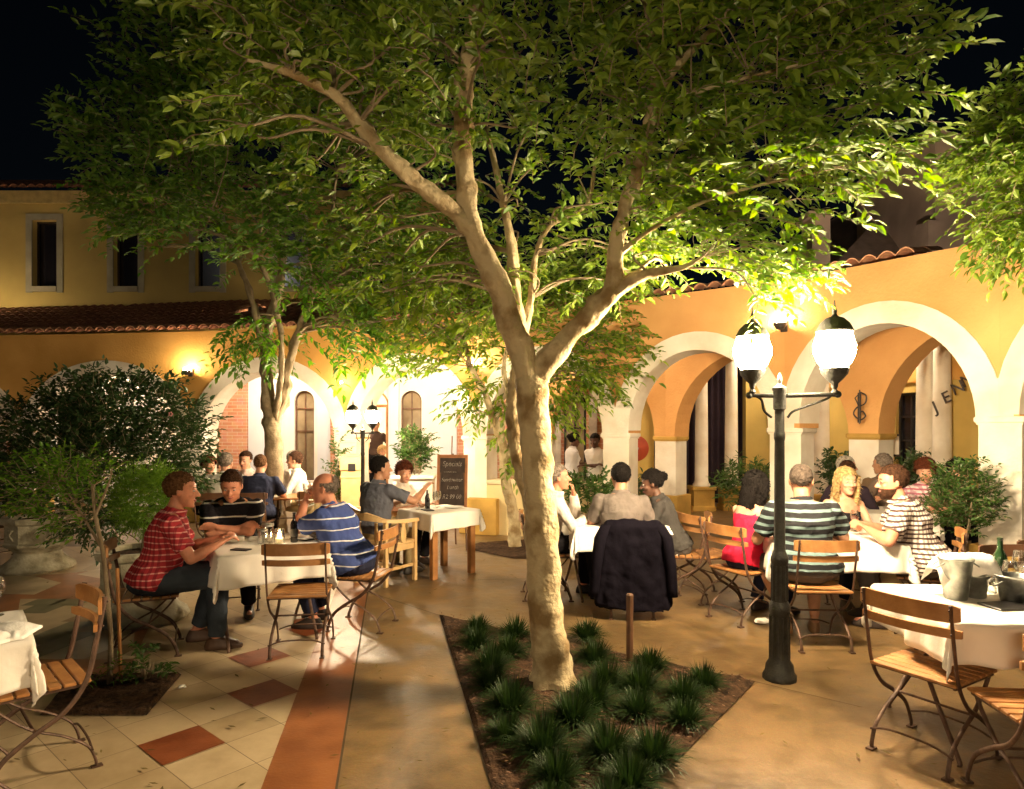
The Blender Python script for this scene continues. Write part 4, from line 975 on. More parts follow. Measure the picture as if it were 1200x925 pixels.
# back wall of the left arcade walk
Yb = 14.6
lh = [(XX(60, Yb), XX(120, Yb), 0.0, 2.55, .9), (XX(345, Yb), XX(368, Yb), .55, 2.5, 1), (XX(421, Yb), XX(455, Yb), 0.0, 2.52, .55), (XX(470, Yb), XX(494, Yb), .55, 2.5, 1), (XX(247, Yb), XX(261, Yb), .8, 2.3, 0)]
BW = wall_holes('restaurant_front', 'white plastered restaurant front with arched windows behind the left arcade', -14.5, -.9, Yb, 3.4, lh, pm('bright_white_plaster', (.80, .78, .72), .85, var=.04, scale=2), cat='building front')
gl = M_['winlit']
for xa, xb, za, zb, ar in (lh[1], lh[3]): window(BW, xa + 14.5, xb + 14.5, za, zb, ar, gl, M_['darkwood'], cols=2, bars=(.55, .8), fw=.03)
window(BW, lh[4][0] + 14.5, lh[4][1] + 14.5, .8, 2.3, 0, gl, M_['darkwood'], cols=1, bars=(.5,))
for a, b in ((258, 290), (388, 402), (536, 546), (10, 55)): m = MB(); m.box(((XX(a, Yb - .12) + XX(b, Yb - .12)) / 2 + 14.5, -.09, 1.65), (XX(b, Yb) - XX(a, Yb), .18, 3.3)); m.build('brick_pier', M_['brick'], BW)
for a, b in ((291, 312), (372, 387), (455.5, 467), (516, 535)): m = MB(); m.box(((XX(a, Yb - .12) + XX(b, Yb - .12)) / 2 + 14.5, -.06, 1.65), (XX(b, Yb) - XX(a, Yb), .12, 3.3)); m.build('pilaster', M_['cool'], BW)
a, b = lh[2][0] + 14.5, lh[2][1] + 14.5; m = MB()
m.box((a + .03, .1, 1.1), (.06, .12, 2.2)); m.box((b - .03, .1, 1.1), (.06, .12, 2.2)); m.box(((a + b) / 2, .1, 2.17), (b - a - .12, .11, .06)); r = (b - a) / 2
m.tube([((a + b) / 2 - (r - .02) * math.cos(PI * k / 14), .1, 2.18 + .31 * math.sin(PI * k / 14)) for k in range(15)], .025, n=5); m.build('door_frame', M_['wood'], BW)
# the lit room beyond the doorway
room = thing('lit_room', 'brightly lit cream room seen through the restaurant doorway', 'room', (-4, 15.0, 0)); m = MB(); cr_ = pm('room_cream', (.8, .72, .56), .85, var=.05)
m.box((0, 3.8, 1.65), (7.0, .15, 3.3)); m.box((-3.5, 1.8, 1.65), (.15, 3.85, 3.3)); m.box((3.5, 1.8, 1.65), (.15, 3.85, 3.3)); m.box((0, 1.9, 3.22), (6.85, 3.6, .12)); m.build('wall', cr_, room)
m = MB(); m.box((-.1, 2.3, .95), (1.3, .35, .9), bev=.02); m.build('counter', M_['palewood'], room)
for xx in (-.35, .55): m = MB(); m.lathe([(.02, 3.15), (.02, 2.75), (.12, 2.72), (.14, 2.6), (.05, 2.55)], (xx, 1.2, 0), n=14); m.build('pendant_lamp', M_['warm_room'], room)
# brick wall behind the low wall bay
Yc = 13.4; bh = [(XX(661, Yc), XX(687, Yc), .5, 2.42, 1)]
BR = wall_holes('brick_wall', 'red brick wall with a tall arched window behind the two waiters', -.85, 2.08, Yc, 3.34, bh, M_['brick'])
window(BR, bh[0][0] + .85, bh[0][1] + .85, .5, 2.42, 1, M_['winlit'], M_['black'], cols=2, bars=(.62,), fw=.045, y=.03)
for a, b in ((640, 657), (690, 699)): m = MB(); m.box(((XX(a, Yc) + XX(b, Yc)) / 2 + .85, -.05, 1.65), (XX(b, Yc) - XX(a, Yc), .10, 3.3)); m.build('pilaster', pm('grey_pilaster', (.42, .38, .33), .9), BR)
m = MB(); m.box((2.42, 13.1, 1.67), (.66, .2, 3.34)); m.box((2.18, 13.3, 1.67), (.12, .3, 3.34)); tag(m.build('yellow_wall', M_['yellow']), 'olive yellow wall panel behind the red disc', 'wall')
disc = thing('fire_hose_reel', 'round red fire hose reel on the yellow wall behind a pillar', 'hose reel', (2.38, 12.93, 1.30)); disc.scale = (.86,) * 3; Mx = Matrix.Rotation(R(90), 3, 'X')
m = MB(); m.lathe([(.24, -.01), (.28, 0), (.29, .03), (.27, .05), (.12, .055), (.10, .07)], n=28, M=Mx); m.build('reel', M_['red'], disc, smooth=True); m = MB(); m.lathe([(.05, .07), (.05, .09)], n=14, M=Mx); m.build('hub', M_['steel'], disc, smooth=True)
# rear colonnade: curtains, columns
m = MB(); V = []; n = 90
for i in range(n + 1):
    x = 3.0 + i / n * 2.2; V += [(x, 15.2 + .05 * math.sin(i * 1.1), 0), (x, 15.2 + .05 * math.sin(i * 1.1), 3.34), (x, 15.24 + .05 * math.sin(i * 1.1), 3.34), (x, 15.24 + .05 * math.sin(i * 1.1), 0)]
fs = [(4 * i + k, 4 * i + 4 + k, 4 * i + 4 + (k + 1) % 4, 4 * i + (k + 1) % 4) for i in range(n) for k in range(4)]; m.add(V, fs)
tag(m.build('curtain', cloth('dark_purple_curtain', (.035, .022, .03))), 'dark curtain hanging behind the white columns', 'curtain')
m = MB(); m.box((5.85, 14.6, 1.67), (1.6, .2, 3.34)); tag(m.build('rear_wall', M_['yellow']), 'mustard yellow wall between the curtain and the rear columns', 'wall')
def column(px, Y, label, ped=.5, r=.135):
    p = at(px, 500, Y); t = thing('column', label, 'column', (p.x, p.y, 0), 0, 'white columns in the arcade walk')
    m = MB(); m.box((0, 0, ped / 2 - .03), (.42, .42, ped - .06)); m.box((0, 0, ped - .04), (.48, .48, .08), bev=.012); m.box((0, 0, .05), (.47, .47, .10), bev=.01); m.build('pedestal', M_['plinth'], t)
    m = MB(); m.lathe([(r * 1.3, ped), (r * 1.3, ped + .04), (r * 1.1, ped + .07), (r, ped + .12), (r * .97, 1.6), (r * .86, 3.1), (r * 1.05, 3.14), (r * 1.2, 3.2), (r * 1.2, 3.36)], n=24); m.build('shaft', M_['white'], t, smooth=True)
column(822, 13.8, 'white round column on an ochre pedestal, left of the pair before the curtain'); column(857, 13.9, 'white round column right of the pair before the curtain')
column(963, 12.2, 'white round column beside the dark strip left of the iron ornament'); column(986, 12.8, 'slim white column just left of the pier with the iron ornament')
column(1084, 10.7, 'white column beside the multi-pane window'); column(1104, 10.4, 'white column under the first letter of the wall lettering')
m = MB(); m.box((6.05, 13.2, 1.67), (.20, .1, 3.3)); tag(m.build('door_leaf', M_['black']), 'narrow dark door left of the rear white column', 'door')
# yellow wall with window and lettering at far right, along (5.6,13.5)-(7.4,9)
P, d, nr, L_ = bayframe((5.45, 13.9), (7.6, 8.6)); ang = math.atan2(d.y, d.x)
def wall_u(px):   # distance along the wall where the photo column px meets it
    k = (px - 600) / F; return (k * P.y - P.x) / (d.x - k * d.y)
u0, u1 = wall_u(1050), wall_u(1079)
YW = wall_holes('yellow_wall', 'yellow wall with a multi-pane window and iron lettering at the far right', 0, L_, 0, 3.34, [(u0, u1, .3, 2.28, 0)], M_['yellow'], cat='wall', rz=ang); YW.location = (P.x, P.y, 0)
window(YW, u0, u1, .3, 2.28, 0, M_['winglass'], M_['black'], cols=2, bars=(.2, .4, .6, .8), fw=.04)
m = MB(); m.box((L_ / 2, -.02, 2.62), (L_, .06, .35)); m.build('frieze', M_['stucco'], YW)
lt = thing('wall_lettering', 'dark iron letters rising across the yellow wall at right', 'lettering', (P.x, P.y, 0), ang)
for ch, px, py in (('J', 1096, 484), ('E', 1107, 474), ('N', 1118, 464), ('N', 1129, 455)):
    off = {'J': .36, 'E': .34}.get(ch, .20 if px < 1120 else .10); k_ = (px - 600) / F; Po = P + nr * off; u = (k_ * Po.y - Po.x) / (d.x - k_ * d.y); q = Po + d * u; z = ZZ(py, q.y); Mt = Matrix.Translation((u, -off, z)) @ Matrix.Rotation(R(90), 4, 'X') @ Matrix.Rotation(R(24), 4, 'Z'); textmesh('letter', ch, .26, M_['iron'], lt, .008, Mt)
# orange pier ornament (wrought iron bracket)
orn = thing('iron_ornament', 'scrolled wrought iron ornament on the orange pier', 'ornament', tuple(at(1008, 478, 8.98))); orn.scale = (.78, .78, .8); m = MB()
m.tube(arc([(0, 0, .26), (.10, 0, .2), (.08, 0, .07), (-.06, 0, .0), (-.11, 0, -.11), (0, 0, -.2), (.09, 0, -.14), (.04, 0, -.06), (-.02, 0, -.10)], 6), .012, n=6); m.tube([(.0, .02, .3), (0, .02, -.27)], .011, n=6); m.tube([(-.02, -.02, .0), (-.1, -.02, .16), (-.04, -.02, .22)], .01, n=6); m.box((0, .03, 0), (.05, .02, .5)); m.build('scrollwork', M_['iron'], orn)
# ------------------------------------------------------------ lamps
def lantern(parent, x, y, z, mat, s=1.0, panes=8):
    p = thing('x', 'x', 'x', (x, y, z)); 
    for k in ('label', 'category'): del p[k]
    bpy.data.objects.remove(p)
    prof = [(.078, 0), (.108, .035), (.134, .10), (.138, .15), (.110, .235)]
    m = MB(); m.lathe([(r * s, z + h * s) for r, h in prof], (x, y, 0), n=panes); g = m.build('lantern_glass', mat, parent)
    m = MB()
    for k in range(4):
        a = PI / 4 + k * PI / 2; m.tube([(x + math.cos(a) * (r + .003) * s, y + math.sin(a) * (r + .003) * s, z + h * s) for r, h in prof], .006 * s, n=4)
    m.lathe([(.115 * s, z + .236 * s), (.122 * s, z + .246 * s), (.112 * s, z + .27 * s), (.095 * s, z + .30 * s), (.06 * s, z + .335 * s), (.022 * s, z + .35 * s), (.013 * s, z + .37 * s), (.018 * s, z + .385 * s), (.006 * s, z + .43 * s), (.003 * s, z + .46 * s)], (x, y, 0), n=16)
    m.build('lantern_roof', M_['lampiron'], g, smooth=True)
    m = MB(); m.lathe([(.012 * s, z - .20 * s), (.028 * s, z - .17 * s), (.014 * s, z - .15 * s), (.022 * s, z - .13 * s), (.024 * s, z - .11 * s), (.05 * s, z - .085 * s), (.085 * s, z - .045 * s), (.096 * s, z - .008 * s), (.09 * s, z - .002 * s)], (x, y, 0), n=16); m.build('lantern_cup', M_['lampiron'], g, smooth=True)
def lamp_post(label, x, y, rz, mat, s=1.0, arm=.26, zl=2.12, arms=None):
    t = thing('lamp_post', label, 'lamp post', (x, y, 0), R(rz), 'twin lantern lamp posts'); I2 = M_['lampiron']
    m = MB(); m.lathe([(.155, 0), (.155, .03), (.135, .05), (.125, .10), (.098, .13), (.092, .20), (.088, .44), (.096, .46), (.096, .50), (.078, .53)], n=12); m.build('base', I2, t, smooth=True)
    m = MB(); V = []
    n = 16; prof = [(.074, .53), (.070, .78), (.080, .80), (.080, .83), (.062, .86), (.052, .88), (.048, 1.3), (.045, 1.62), (.052, 1.64), (.052, 1.67), (.044, 1.69), (.044, zl - .17), (.058, zl - .16), (.060, zl - .04), (.068, zl - .03), (.068, zl - .015), (.03, zl), (.018, zl + .01), (.026, zl + .035), (.02, zl + .06), (.004, zl + .085)]
    m.lathe(prof, n=n); m.build('shaft', I2, t, smooth=True)
    m = MB()
    for k in range(12):
        a = 2 * PI * k / 12; m.tube([(math.cos(a) * .0735, math.sin(a) * .0735, .54), (math.cos(a) * .0695, math.sin(a) * .0695, .775)], .007, n=5)
        a += .2; m.tube([(math.cos(a) * .09, math.sin(a) * .09, .15), (math.cos(a) * .087, math.sin(a) * .087, .43)], .008, n=5)
    m.build('fluting', I2, t)
    for sx in (-1, 1):
        arm = (arms[0] if sx < 0 else arms[1]) if arms else arm
        m = MB(); za = zl - .07; m.tube([(sx * .04, 0, za), (sx * (arm + .02), 0, za + .005)], .0155, n=8); m.tube(arc([(sx * .05, 0, za - .15), (sx * .10, 0, za - .10), (sx * (arm - .06), 0, za - .03), (sx * (arm - .02), 0, za)], 5), .009, n=6)
        m.ell((sx * (arm + .02), 0, za + .005), (.024, .024, .024)); m.build('arm', I2, t, smooth=True); lantern(t, sx * arm, 0, zl + .115, mat, s=.98 if arms and sx > 0 else .92)
    for z in (zl - .14, zl - .10, zl - .06):
        pass
    if s != 1: t.scale = (s,) * 3
    for c_ in t.children:
        if c_.name.split('.')[0] in ('base', 'shaft', 'fluting'):
            c_.data.transform(Matrix.Diagonal((.72, .72, 1, 1)))
    return t
LP = gp(914, 796)
lamp_post('dark fluted iron lamp post with two blazing lanterns beside the right table', LP[0], 4.58, -14, M_['lamp'], arms=(.175, .345), zl=2.0)
q = at(425, 500, 9.7); lamp_post('smaller distant twin lantern post behind the man in the grey shirt', q.x, q.y, 10, M_['lamp_far'], s=.80, arm=.17, zl=2.10)
# one more post of the same kind, added unseen behind the viewer as fill
lamp_post('added fill lamp post standing unseen behind the viewpoint on the left', -1.0, -1.9, 25, M_['lamp_fill'], arm=.27, zl=2.0)
def sconce(label, p, nr, s=1.0):
    t = thing('wall_sconce', label, 'wall lamp', tuple(p), math.atan2(-nr.x, nr.y) + PI, 'wall lamps above the pillars')
    m = MB(); m.box((0, -.012, 0), (.09, .024, .14), bev=.008); m.tube([(0, -.02, 0), (0, -.11, .0)], .012); m.build('bracket', M_['iron'], t)
    m = MB(); m.lathe([(.03, -.05), (.05, -.045), (.075, .0), (.085, .03), (.078, .03), (.06, -.01)], (0, -.14, 0), n=16); m.build('shade', M_['iron'], t, smooth=True)
    m = MB(); m.ell((0, -.14, .045), (.045, .045, .05)); m.build('bulb', M_['sconce'], t, smooth='full')
for (px, py, i, lb) in ((218, 437, 2, 'glowing wall lamp above the pillar behind the big flowering bush'), (552, 432, 4, 'glowing wall lamp above the pillar near the chalkboard'), (926, 383, 6, 'glowing wall lamp high on the orange wall between the two big lanterns')):
    j = i; _, d, nr, _ = bayframe(A[j - 1][:2], A[j + 1][:2] if j + 1 < len(A) else A[j][:2]); c = Vector(A[i][:2]) + nr * .03; z = EYE - (py - HY) / F * c.y
    sconce(lb, (c.x, c.y, z), nr)
# ceiling lamps added to brighten the arcade walks
def added_ceilinglamp(label, x, y, z, r, mat):
    t = thing('added_ceiling_lamp', label, 'added ceiling lamp', (x, y, z)); m = MB(); m.lathe([(.02, .0), (.02, -.02), (r, -.03), (r * 1.02, -.06), (r * .8, -.12), (r * .3, -.15)], n=18); m.build('globe', mat, t, smooth=True); m = MB(); m.lathe([(.06, .0), (.06, -.018)], n=14); m.build('mount', M_['iron'], t)
added_ceilinglamp('added ceiling lamp over the arcade walk left of the doorway', -4.6, 13.3, 3.30, .15, M_['warm_room']); added_ceilinglamp('added ceiling lamp over the arcade walk in front of the doorway', -1.9, 12.9, 3.30, .14, M_['warm_room']); added_ceilinglamp('added ceiling lamp over the arcade walk at the far left', -8.7, 13.5, 3.30, .10, M_['dim_fill_lamp'])
added_ceilinglamp('small added ceiling lamp near the white columns', 5.3, 13.2, 3.36, .07, M_['dim_fill_lamp']); added_ceilinglamp('small added ceiling lamp near the multi-pane window', 5.9, 10.9, 3.36, .06, M_['dim_fill_lamp']); added_ceilinglamp('small added ceiling lamp above the two waiters', .75, 12.3, 3.36, .06, M_['dim_fill_lamp'])

# ------------------------------------------------------------ tables, chairs and what is on them
TL = (-2.05, 5.58, 30); table('small folding table of the three men under a white cloth', TL[0], TL[1], TL[2], .80, .86); draped('white cloth on the table of the three men', *TL, .80, .86, .25, seed=1)
TC = (-.86, 7.92, 42); table('small table with chunky brown legs beside the chalkboard', TC[0], TC[1], TC[2], .66, .66, wood='brown'); draped('short white cloth on the brown-legged table beside the chalkboard', *TC, .66, .66, .20, seed=2)
TM = (1.02, 6.98, 8); table('table under a white cloth behind the draped black jacket', TM[0], TM[1], TM[2], .92, .86); draped('white cloth on the table behind the black jacket', *TM, .92, .86, .24, seed=3)
TR = (2.78, 6.0, -8); table('table of the party of four right of the lamp post', TR[0], TR[1], TR[2], 1.05, .85); draped('white cloth on the table of the party of four', *TR, 1.05, .85, .25, seed=4)
TF = (2.92, 3.70, -4); table('foreground table with metal buckets at the right edge', TF[0], TF[1], TF[2], 1.42, .82); draped('white cloth on the foreground table with the metal buckets', *TF, 1.42, .82, .22, seed=5)
TN = (-2.72, 3.06, -50); table('foreground table cut off by the left edge', TN[0], TN[1], TN[2], .64, .80); draped('white cloth on the foreground table at the left edge', *TN, .64, .80, .24, seed=6)
TB1 = (-3.78, 9.72, 5); table('background table behind the man in the black striped shirt', TB1[0], TB1[1], TB1[2], 1.0, .75); draped('white cloth on the background table with the man in navy', *TB1, 1.0, .75, .2, seed=7)
TB2 = (-3.0, 9.6, 20); table('background table right of the left tree trunk', TB2[0], TB2[1], TB2[2], .8, .7)
TB3 = (4.2, 7.9, -35); table('background table of the second party at right', TB3[0], TB3[1], TB3[2], 1.4, .8); draped('white cloth on the background table at right', *TB3, 1.4, .8, .2, seed=8)
bistro_chair('empty wooden-slat chair with its back to the camera in front of the three men', -1.63, 5.20, 8)
bistro_chair('chair under the man in the red plaid shirt', -2.78, 5.13, -66); bistro_chair('chair under the man in the black striped polo', -2.64, 6.42, 196); bistro_chair('chair under the bald man in the blue striped polo', -1.30, 5.80, 80)
bistro_chair('slatted chair at the left edge, folded legs in the foreground', -2.40, 3.36, 134); bistro_chair('large wooden-slat chair in the right foreground beside the bucket table', 2.22, 3.55, -58); bistro_chair('slatted chair at the lower right corner, cut off by the frame', 2.40, 3.02, -5)
bistro_chair('chair draped with a black jacket', 1.08, 6.22, -2); bistro_chair('chair under the man in the white shirt', .36, 6.8, -88); bistro_chair('chair under the woman in grey at the middle table', 1.70, 6.72, 78)
bistro_chair('empty tan-backed chair between the middle and the right tables', 1.98, 6.72, -70); bistro_chair('chair under the woman in the red top', 2.08, 6.02, -62); bistro_chair('wooden-backed chair under the man in the teal striped shirt', 2.40, 5.34, -2)
bistro_chair('chair under the blond woman', 3.25, 6.72, 184); bistro_chair('chair under the bearded man in plaid', 3.52, 5.72, 62); bistro_chair('brown chair back at the right edge behind the buckets', 3.62, 4.62, 178, dark=True); bistro_chair('second brown chair at the right edge', 4.02, 4.8, 170, dark=True)
bistro_chair('brown-backed chair under the man in navy behind the striped polo', -3.44, 8.98, 2, dark=True); bistro_chair('brown-backed chair under the man in the white shirt at the back left', -3.93, 8.98, 6, dark=True); bistro_chair('pale chair beside the background table right of the trunk', -2.7, 9.2, 20)
bistro_chair('dark chair far left beside the stone planter', -5.5, 9.6, 100, dark=True); bistro_chair('dark chair at the far left edge of the photo', -6.6, 8.7, 60, dark=True)
armchair('pale wooden armchair with curved arms at the brown-legged table', -1.42, 7.48, -32); armchair('second pale wooden armchair behind the blue striped polo', -1.72, 8.25, -60)
# on the table of the three men
jar('tall glass jar of water beside the candle', onto(TL, .02, .0), s=1.2); jar('lit candle glass glowing among the jars', onto(TL, .10, -.07), lit=True, s=1.05); jar('glass tumbler left of the candle', onto(TL, -.03, -.05), s=.95)
bottle('black bottle beside the lit candle', onto(TL, .22, -.06), green=False, s=.82); plate_phone('black phone lying near the front corner of the cloth', onto(TL, -.22, -.22), 75); napkin('folded napkin in front of the bald man', onto(TL, .26, .20), 60, .9)
plate_phone('white card folded in front of the striped polo', onto(TL, -.20, .30), 20, (.16, .10, .03), pm('card', (.7, .66, .58)), 'menu_card', 'card'); plate_phone('second cream card near the jars', onto(TL, .0, .22), 10, (.18, .09, .02), pm('card', (.7, .66, .58)), 'menu_card', 'card'); plate_phone('dark folder under the napkin of the bald man', onto(TL, .31, .05), 60, (.10, .2, .012), M_['black'], 'bill_folder', 'folder')
# on the couple's table
wineglass('stemmed glass nearest the chalkboard', onto(TC, .10, .16)); wineglass('stemmed glass beside the bottles', onto(TC, .02, .10)); wineglass('glass of red wine before the woman with auburn hair', onto(TC, -.20, .14), wine=True); bottle('dark bottle on the table beside the chalkboard', onto(TC, -.06, .16), green=False, s=.7); bottle('small dark bottle next to the first bottle', onto(TC, -.10, .08), green=False, s=.6)
m = MB(); m.lathe([(.05, 0), (.07, .004), (.115, .014), (.12, .017), (.07, .009)], n=24); tag(m.build('plate', pm('white_china', (.8, .78, .74), .2), None, smooth=True, loc=onto(TC, .18, -.05)), 'white plate on the table beside the chalkboard', 'plate'); plate_phone('black folder by the bottles', onto(TC, -.18, -.02), 30, (.1, .18, .012), M_['black'], 'bill_folder', 'folder')
# on the middle table
wineglass('tall glass between the man in white and the man in grey', onto(TM, -.12, -.20))
# on the right tables
wineglass('glass of red wine left of the blond woman', onto(TR, .0, .30), wine=True, s=1.15); wineglass('glass of red wine near the bearded man', onto(TR, .36, .28), wine=True); wineglass('empty glass on the party table', onto(TR, .15, .18))
for k, (u, v) in enumerate(((-.2, .2), (.0, .1), (.15, .22), (.32, .1), (.42, .2), (-.45, -.05), (.5, -.05))):
    wineglass(['glass on the background right table at its left corner', 'glass second from left on the background right table', 'middle glass of the background right table', 'glass before the woman in the floral top', 'bright glass beside the floral top', 'glass in front of the dark jacket', 'glass at the right end of the background right table'][k], onto(TB3, u, v), wine=(k in (0, 5)))
for k, (u, v) in enumerate(((-.2, .1), (.1, .15), (.38, .05))): wineglass(['glass behind the striped polo, left one', 'glass beside the man in navy', 'glass at the right end of the back left table'][k], onto(TB1, u, v))
def bucket(label, loc, r0, r1, h, handles=True):
    t = thing('metal_bucket', label, 'bucket', loc, 0, 'metal wine buckets'); m = MB(); m.lathe([(r0, 0), (r0 + .003, .004), (r1, h - .02), (r1 + .006, h - .015), (r1 + .008, h - .004), (r1 + .002, h), (r1 - .004, h - .006), (r0 - .002, .01)], n=28)
    o = m.build('shell', M_['steel'], t, smooth=True); m = MB(); m.lathe([(r1 - .012, h - .052), (r1 - .010, h - .05)], n=24); m.build('ice_water', pm('ice_water', (.4, .42, .4), .1, var=.3, scale=60), t)
    if handles:
        for s_ in (-1, 1): m = MB(); m.tube(arc([(s_ * (r1 - .002), -.03, h - .03), (s_ * (r1 + .03), -.025, h - .05), (s_ * (r1 + .035), .0, h - .055), (s_ * (r1 + .03), .025, h - .05), (s_ * (r1 - .002), .03, h - .03)], 4), .004, n=6); m.build('handle', M_['steel'], t, smooth=True)
    return t
def tpt(px, py): q = gp(px, py, TZ); return (q[0], q[1], TZ + .002)
bucket('tall metal ice bucket with a napkin over its rim', tpt(1120, 702), .055, .084, .235); bucket('short metal bucket right behind the tall one', tpt(1143, 700), .05, .066, .13, False); bucket('wide metal bucket at the right edge of the table', tpt(1188, 706), .06, .085, .15)
bottle('green wine bottle standing in front of the wide bucket', tpt(1172, 690), True, 1.0)
wineglass('stemmed glass at the right edge of the foreground table', tpt(1196, 690), s=1.15); wineglass('wine glass beside the green bottle', tpt(1184, 700), s=1.05); jar('low glass dish beside the green bottle', tpt(1163, 695), s=.6)
plate_phone('black tray under the wide bucket', tpt(1184, 712), 8, (.26, .16, .012), M_['black'], 'tray', 'tray')
# napkin hanging over the bucket rim, towards the right
q = tpt(1120, 702); V = []; n = 16
for i in range(n + 1):
    for j in range(9):
        u = i / n; v = j / 8 - .5; x = -.10 + u * .36; z = .243 - (max(0, -.03 - x)) * 1.1 - max(0, x - .22) * 1.6 - .03 * abs(v) + .008 * math.sin(i * 1.3 + j) - max(0, abs(v) - .25) * .35; V.append((x, v * .20 + .03, z))
fs = [(i * 9 + j, (i + 1) * 9 + j, (i + 1) * 9 + j + 1, i * 9 + j + 1) for i in range(n) for j in range(8)]; m = MB(); m.add(V, fs); o = m.build('napkin', M_['napkin'], None, smooth='full', loc=(q[0], q[1] + .03, TZ)); md = o.modifiers.new('t', 'SOLIDIFY'); md.thickness = .004; tag(o, 'white napkin draped over the tall ice bucket', 'napkin')
# foreground left table
napkin('bundled white napkin on the left edge table', tpt(12, 742), 40, 1.25); wineglass('wine glass at the left edge of the photo', tpt(-4, 722), s=1.0); napkin('second napkin at the front of the left edge table', tpt(-6, 752), 10, .8)
# jacket over the chair
def jacket(x, y, face):
    t = thing('jacket', 'black jacket hanging over the chair back in the middle', 'jacket', (x, y, 0), R(face)); m = MB(); navy = cloth('black_navy_wool', (.006, .005, .008)); n = 40; S = []
    for h, w, dd in ((.885, .215, .02), (.88, .25, .04), (.84, .27, .075), (.72, .275, .085), (.55, .285, .085), (.40, .31, .078), (.25, .335, .09), (.16, .345, .098), (.11, .345, .10)):
        ring = []
        for k in range(n):
            a = 2 * PI * k / n; c, s_ = math.cos(a), math.sin(a); fold = 1 + (.09 * math.sin(a * 9) + .05 * math.sin(a * 4 + 1)) * (1 - h) * 1.2
            xx = w * math.copysign(abs(c) ** .55, c) * (1 + .02 * math.sin(a * 5)); yy = dd * math.copysign(abs(s_) ** .7, s_) * fold
            ring.append((xx, -.255 + yy - (.86 - h) * -.03, h + .025 * math.sin(a * 2 + .6) * (1 - h) * 1.4))
        S.append(ring)
    V = [p for r in S for p in r]; fs = [(r * n + k, r * n + (k + 1) % n, (r + 1) * n + (k + 1) % n, (r + 1) * n + k) for r in range(len(S) - 1) for k in range(n)] + [tuple(range(n - 1, -1, -1)), tuple((len(S) - 1) * n + k for k in range(n))]
    m.add(V, fs); jm = remeshed(m, .014, 1); rough_mesh(jm, .030, 6, seed=4); rough_mesh(jm, .008, 17, seed=9); linkmesh('body_panel', jm, navy, t)
    for sx in (-1, 1):
        m = MB(); m.loft([((sx * .23, -.27, .85), (.05, 0, 0), (0, .05, 0)), ((sx * .29, -.30, .74), (.055, 0, 0), (0, .06, 0)), ((sx * .325, -.31, .5), (.05, 0, 0), (0, .055, 0)), ((sx * .345, -.29, .28), (.045, 0, 0), (0, .05, 0)), ((sx * .35, -.28, .22), (.045, 0, 0), (0, .05, 0))], n=14); m.build('sleeve', navy, t, smooth='full')
jacket(1.08, 6.22, -2)

# ------------------------------------------------------------ people
plaid_red = stripes('red_plaid', (.42, .035, .045), (.75, .33, .30), .042, .22, axis='Z', line2=(.16, .01, .02), period2=.05, width2=.45)
blackstr = stripes('black_striped_polo', (.014, .012, .016), (.62, .58, .55), .115, .12, phase=.30)
bluestr = stripes('blue_striped_polo', (.055, .085, .26), (.70, .70, .72), .095, .10, phase=.1)
tealstr = stripes('teal_striped_shirt', (.016, .016, .018), (.15, .22, .22), .062, .36)
plaid_w = stripes('white_brown_plaid', (.68, .62, .56), (.07, .045, .04), .036, .42, line2=(.06, .03, .03), period2=.05, width2=.42, sgn=-1)
jeans = cloth('blue_jeans', (.038, .048, .062)); navyt = cloth('navy_trousers', (.02, .022, .045)); blk = cloth('black_trousers', (.012, .011, .013)); khaki = cloth('khaki_trousers', (.32, .24, .12)); greys = cloth('charcoal_shorts', (.09, .08, .075))
shoe_b = pm('black_leather', (.015, .012, .01), .4); shoe_br = pm('brown_leather', (.07, .035, .02), .5); skinlegs = None
P_ = person
P_('ginger-haired man in a red plaid shirt and jeans seated left of the white table', (-2.74, 5.10, 0), -66, skin='ruddy', hair='fairbrown', shirt=plaid_red, trousers=jeans, shoes=shoe_br, lean=19, yaw=-6, nod=4, bulk=1.10, s=1.03, wr=(.12, .47, .80), wl=(-.16, .46, .80), feet=[(.12, .44, .09), (-.16, .30, .09)], vox=.007)
P_('man in a black polo with white stripes facing the camera, arms folded on the table', (-2.64, 6.40, 0), 198, skin='ruddy', hair='brown', shirt=blackstr, trousers=blk, lean=27, yaw=-4, nod=22, bulk=1.16, s=1.03, wr=(-.08, .40, .79), wl=(.10, .42, .80), arms_pole=(1.0, .05, -.35), curl=20, vox=.007)
r_, hd = P_('bald older man in a blue striped polo drinking from a glass', (-1.36, 5.80, 0), 82, skin='ruddy', hair='grey', style='balding', shirt=bluestr, trousers=navyt, lean=27, yaw=8, nod=2, bulk=1.22, s=1.02, wl=(-.02, .43, 1.05), wr=(.14, .40, .80), arms_pole=(.5, .2, -1), curl=55, vox=.007, handdir={-1: (.1, -.2, 1)}, feet=[(.13, .36, .09), (-.14, .30, .09)])
wp, dd, nn, ss = hd[1]; Mw = Matrix.Translation(r_.location) @ Matrix.Rotation(R(82), 4, 'Z') @ Matrix.Diagonal((1.02, 1.02, 1.02, 1)); gpos = Mw @ (wp + dd * .085 + nn * .042)
g = wineglass('wine glass raised to the lips of the bald man', tuple(gpos - Vector((0, 0, .10))), s=1.0); g.rotation_euler = (R(10), R(-14), 0)
r_, hd = P_('man in a dark grey short-sleeved shirt seen from behind, pointing across the table', (-1.58, 7.55, 0), -38, skin='tan', hair='black', shirt=cloth('slate_shirt', (.10, .105, .13)), trousers=khaki, shoes=shoe_b, lean=12, yaw=-26, nod=0, bulk=1.12, s=1.03, wr=(.32, .50, .98), wl=(-.05, .44, .80), curl=15, feet=[(.13, .45, .09), (-.13, .45, .09)])
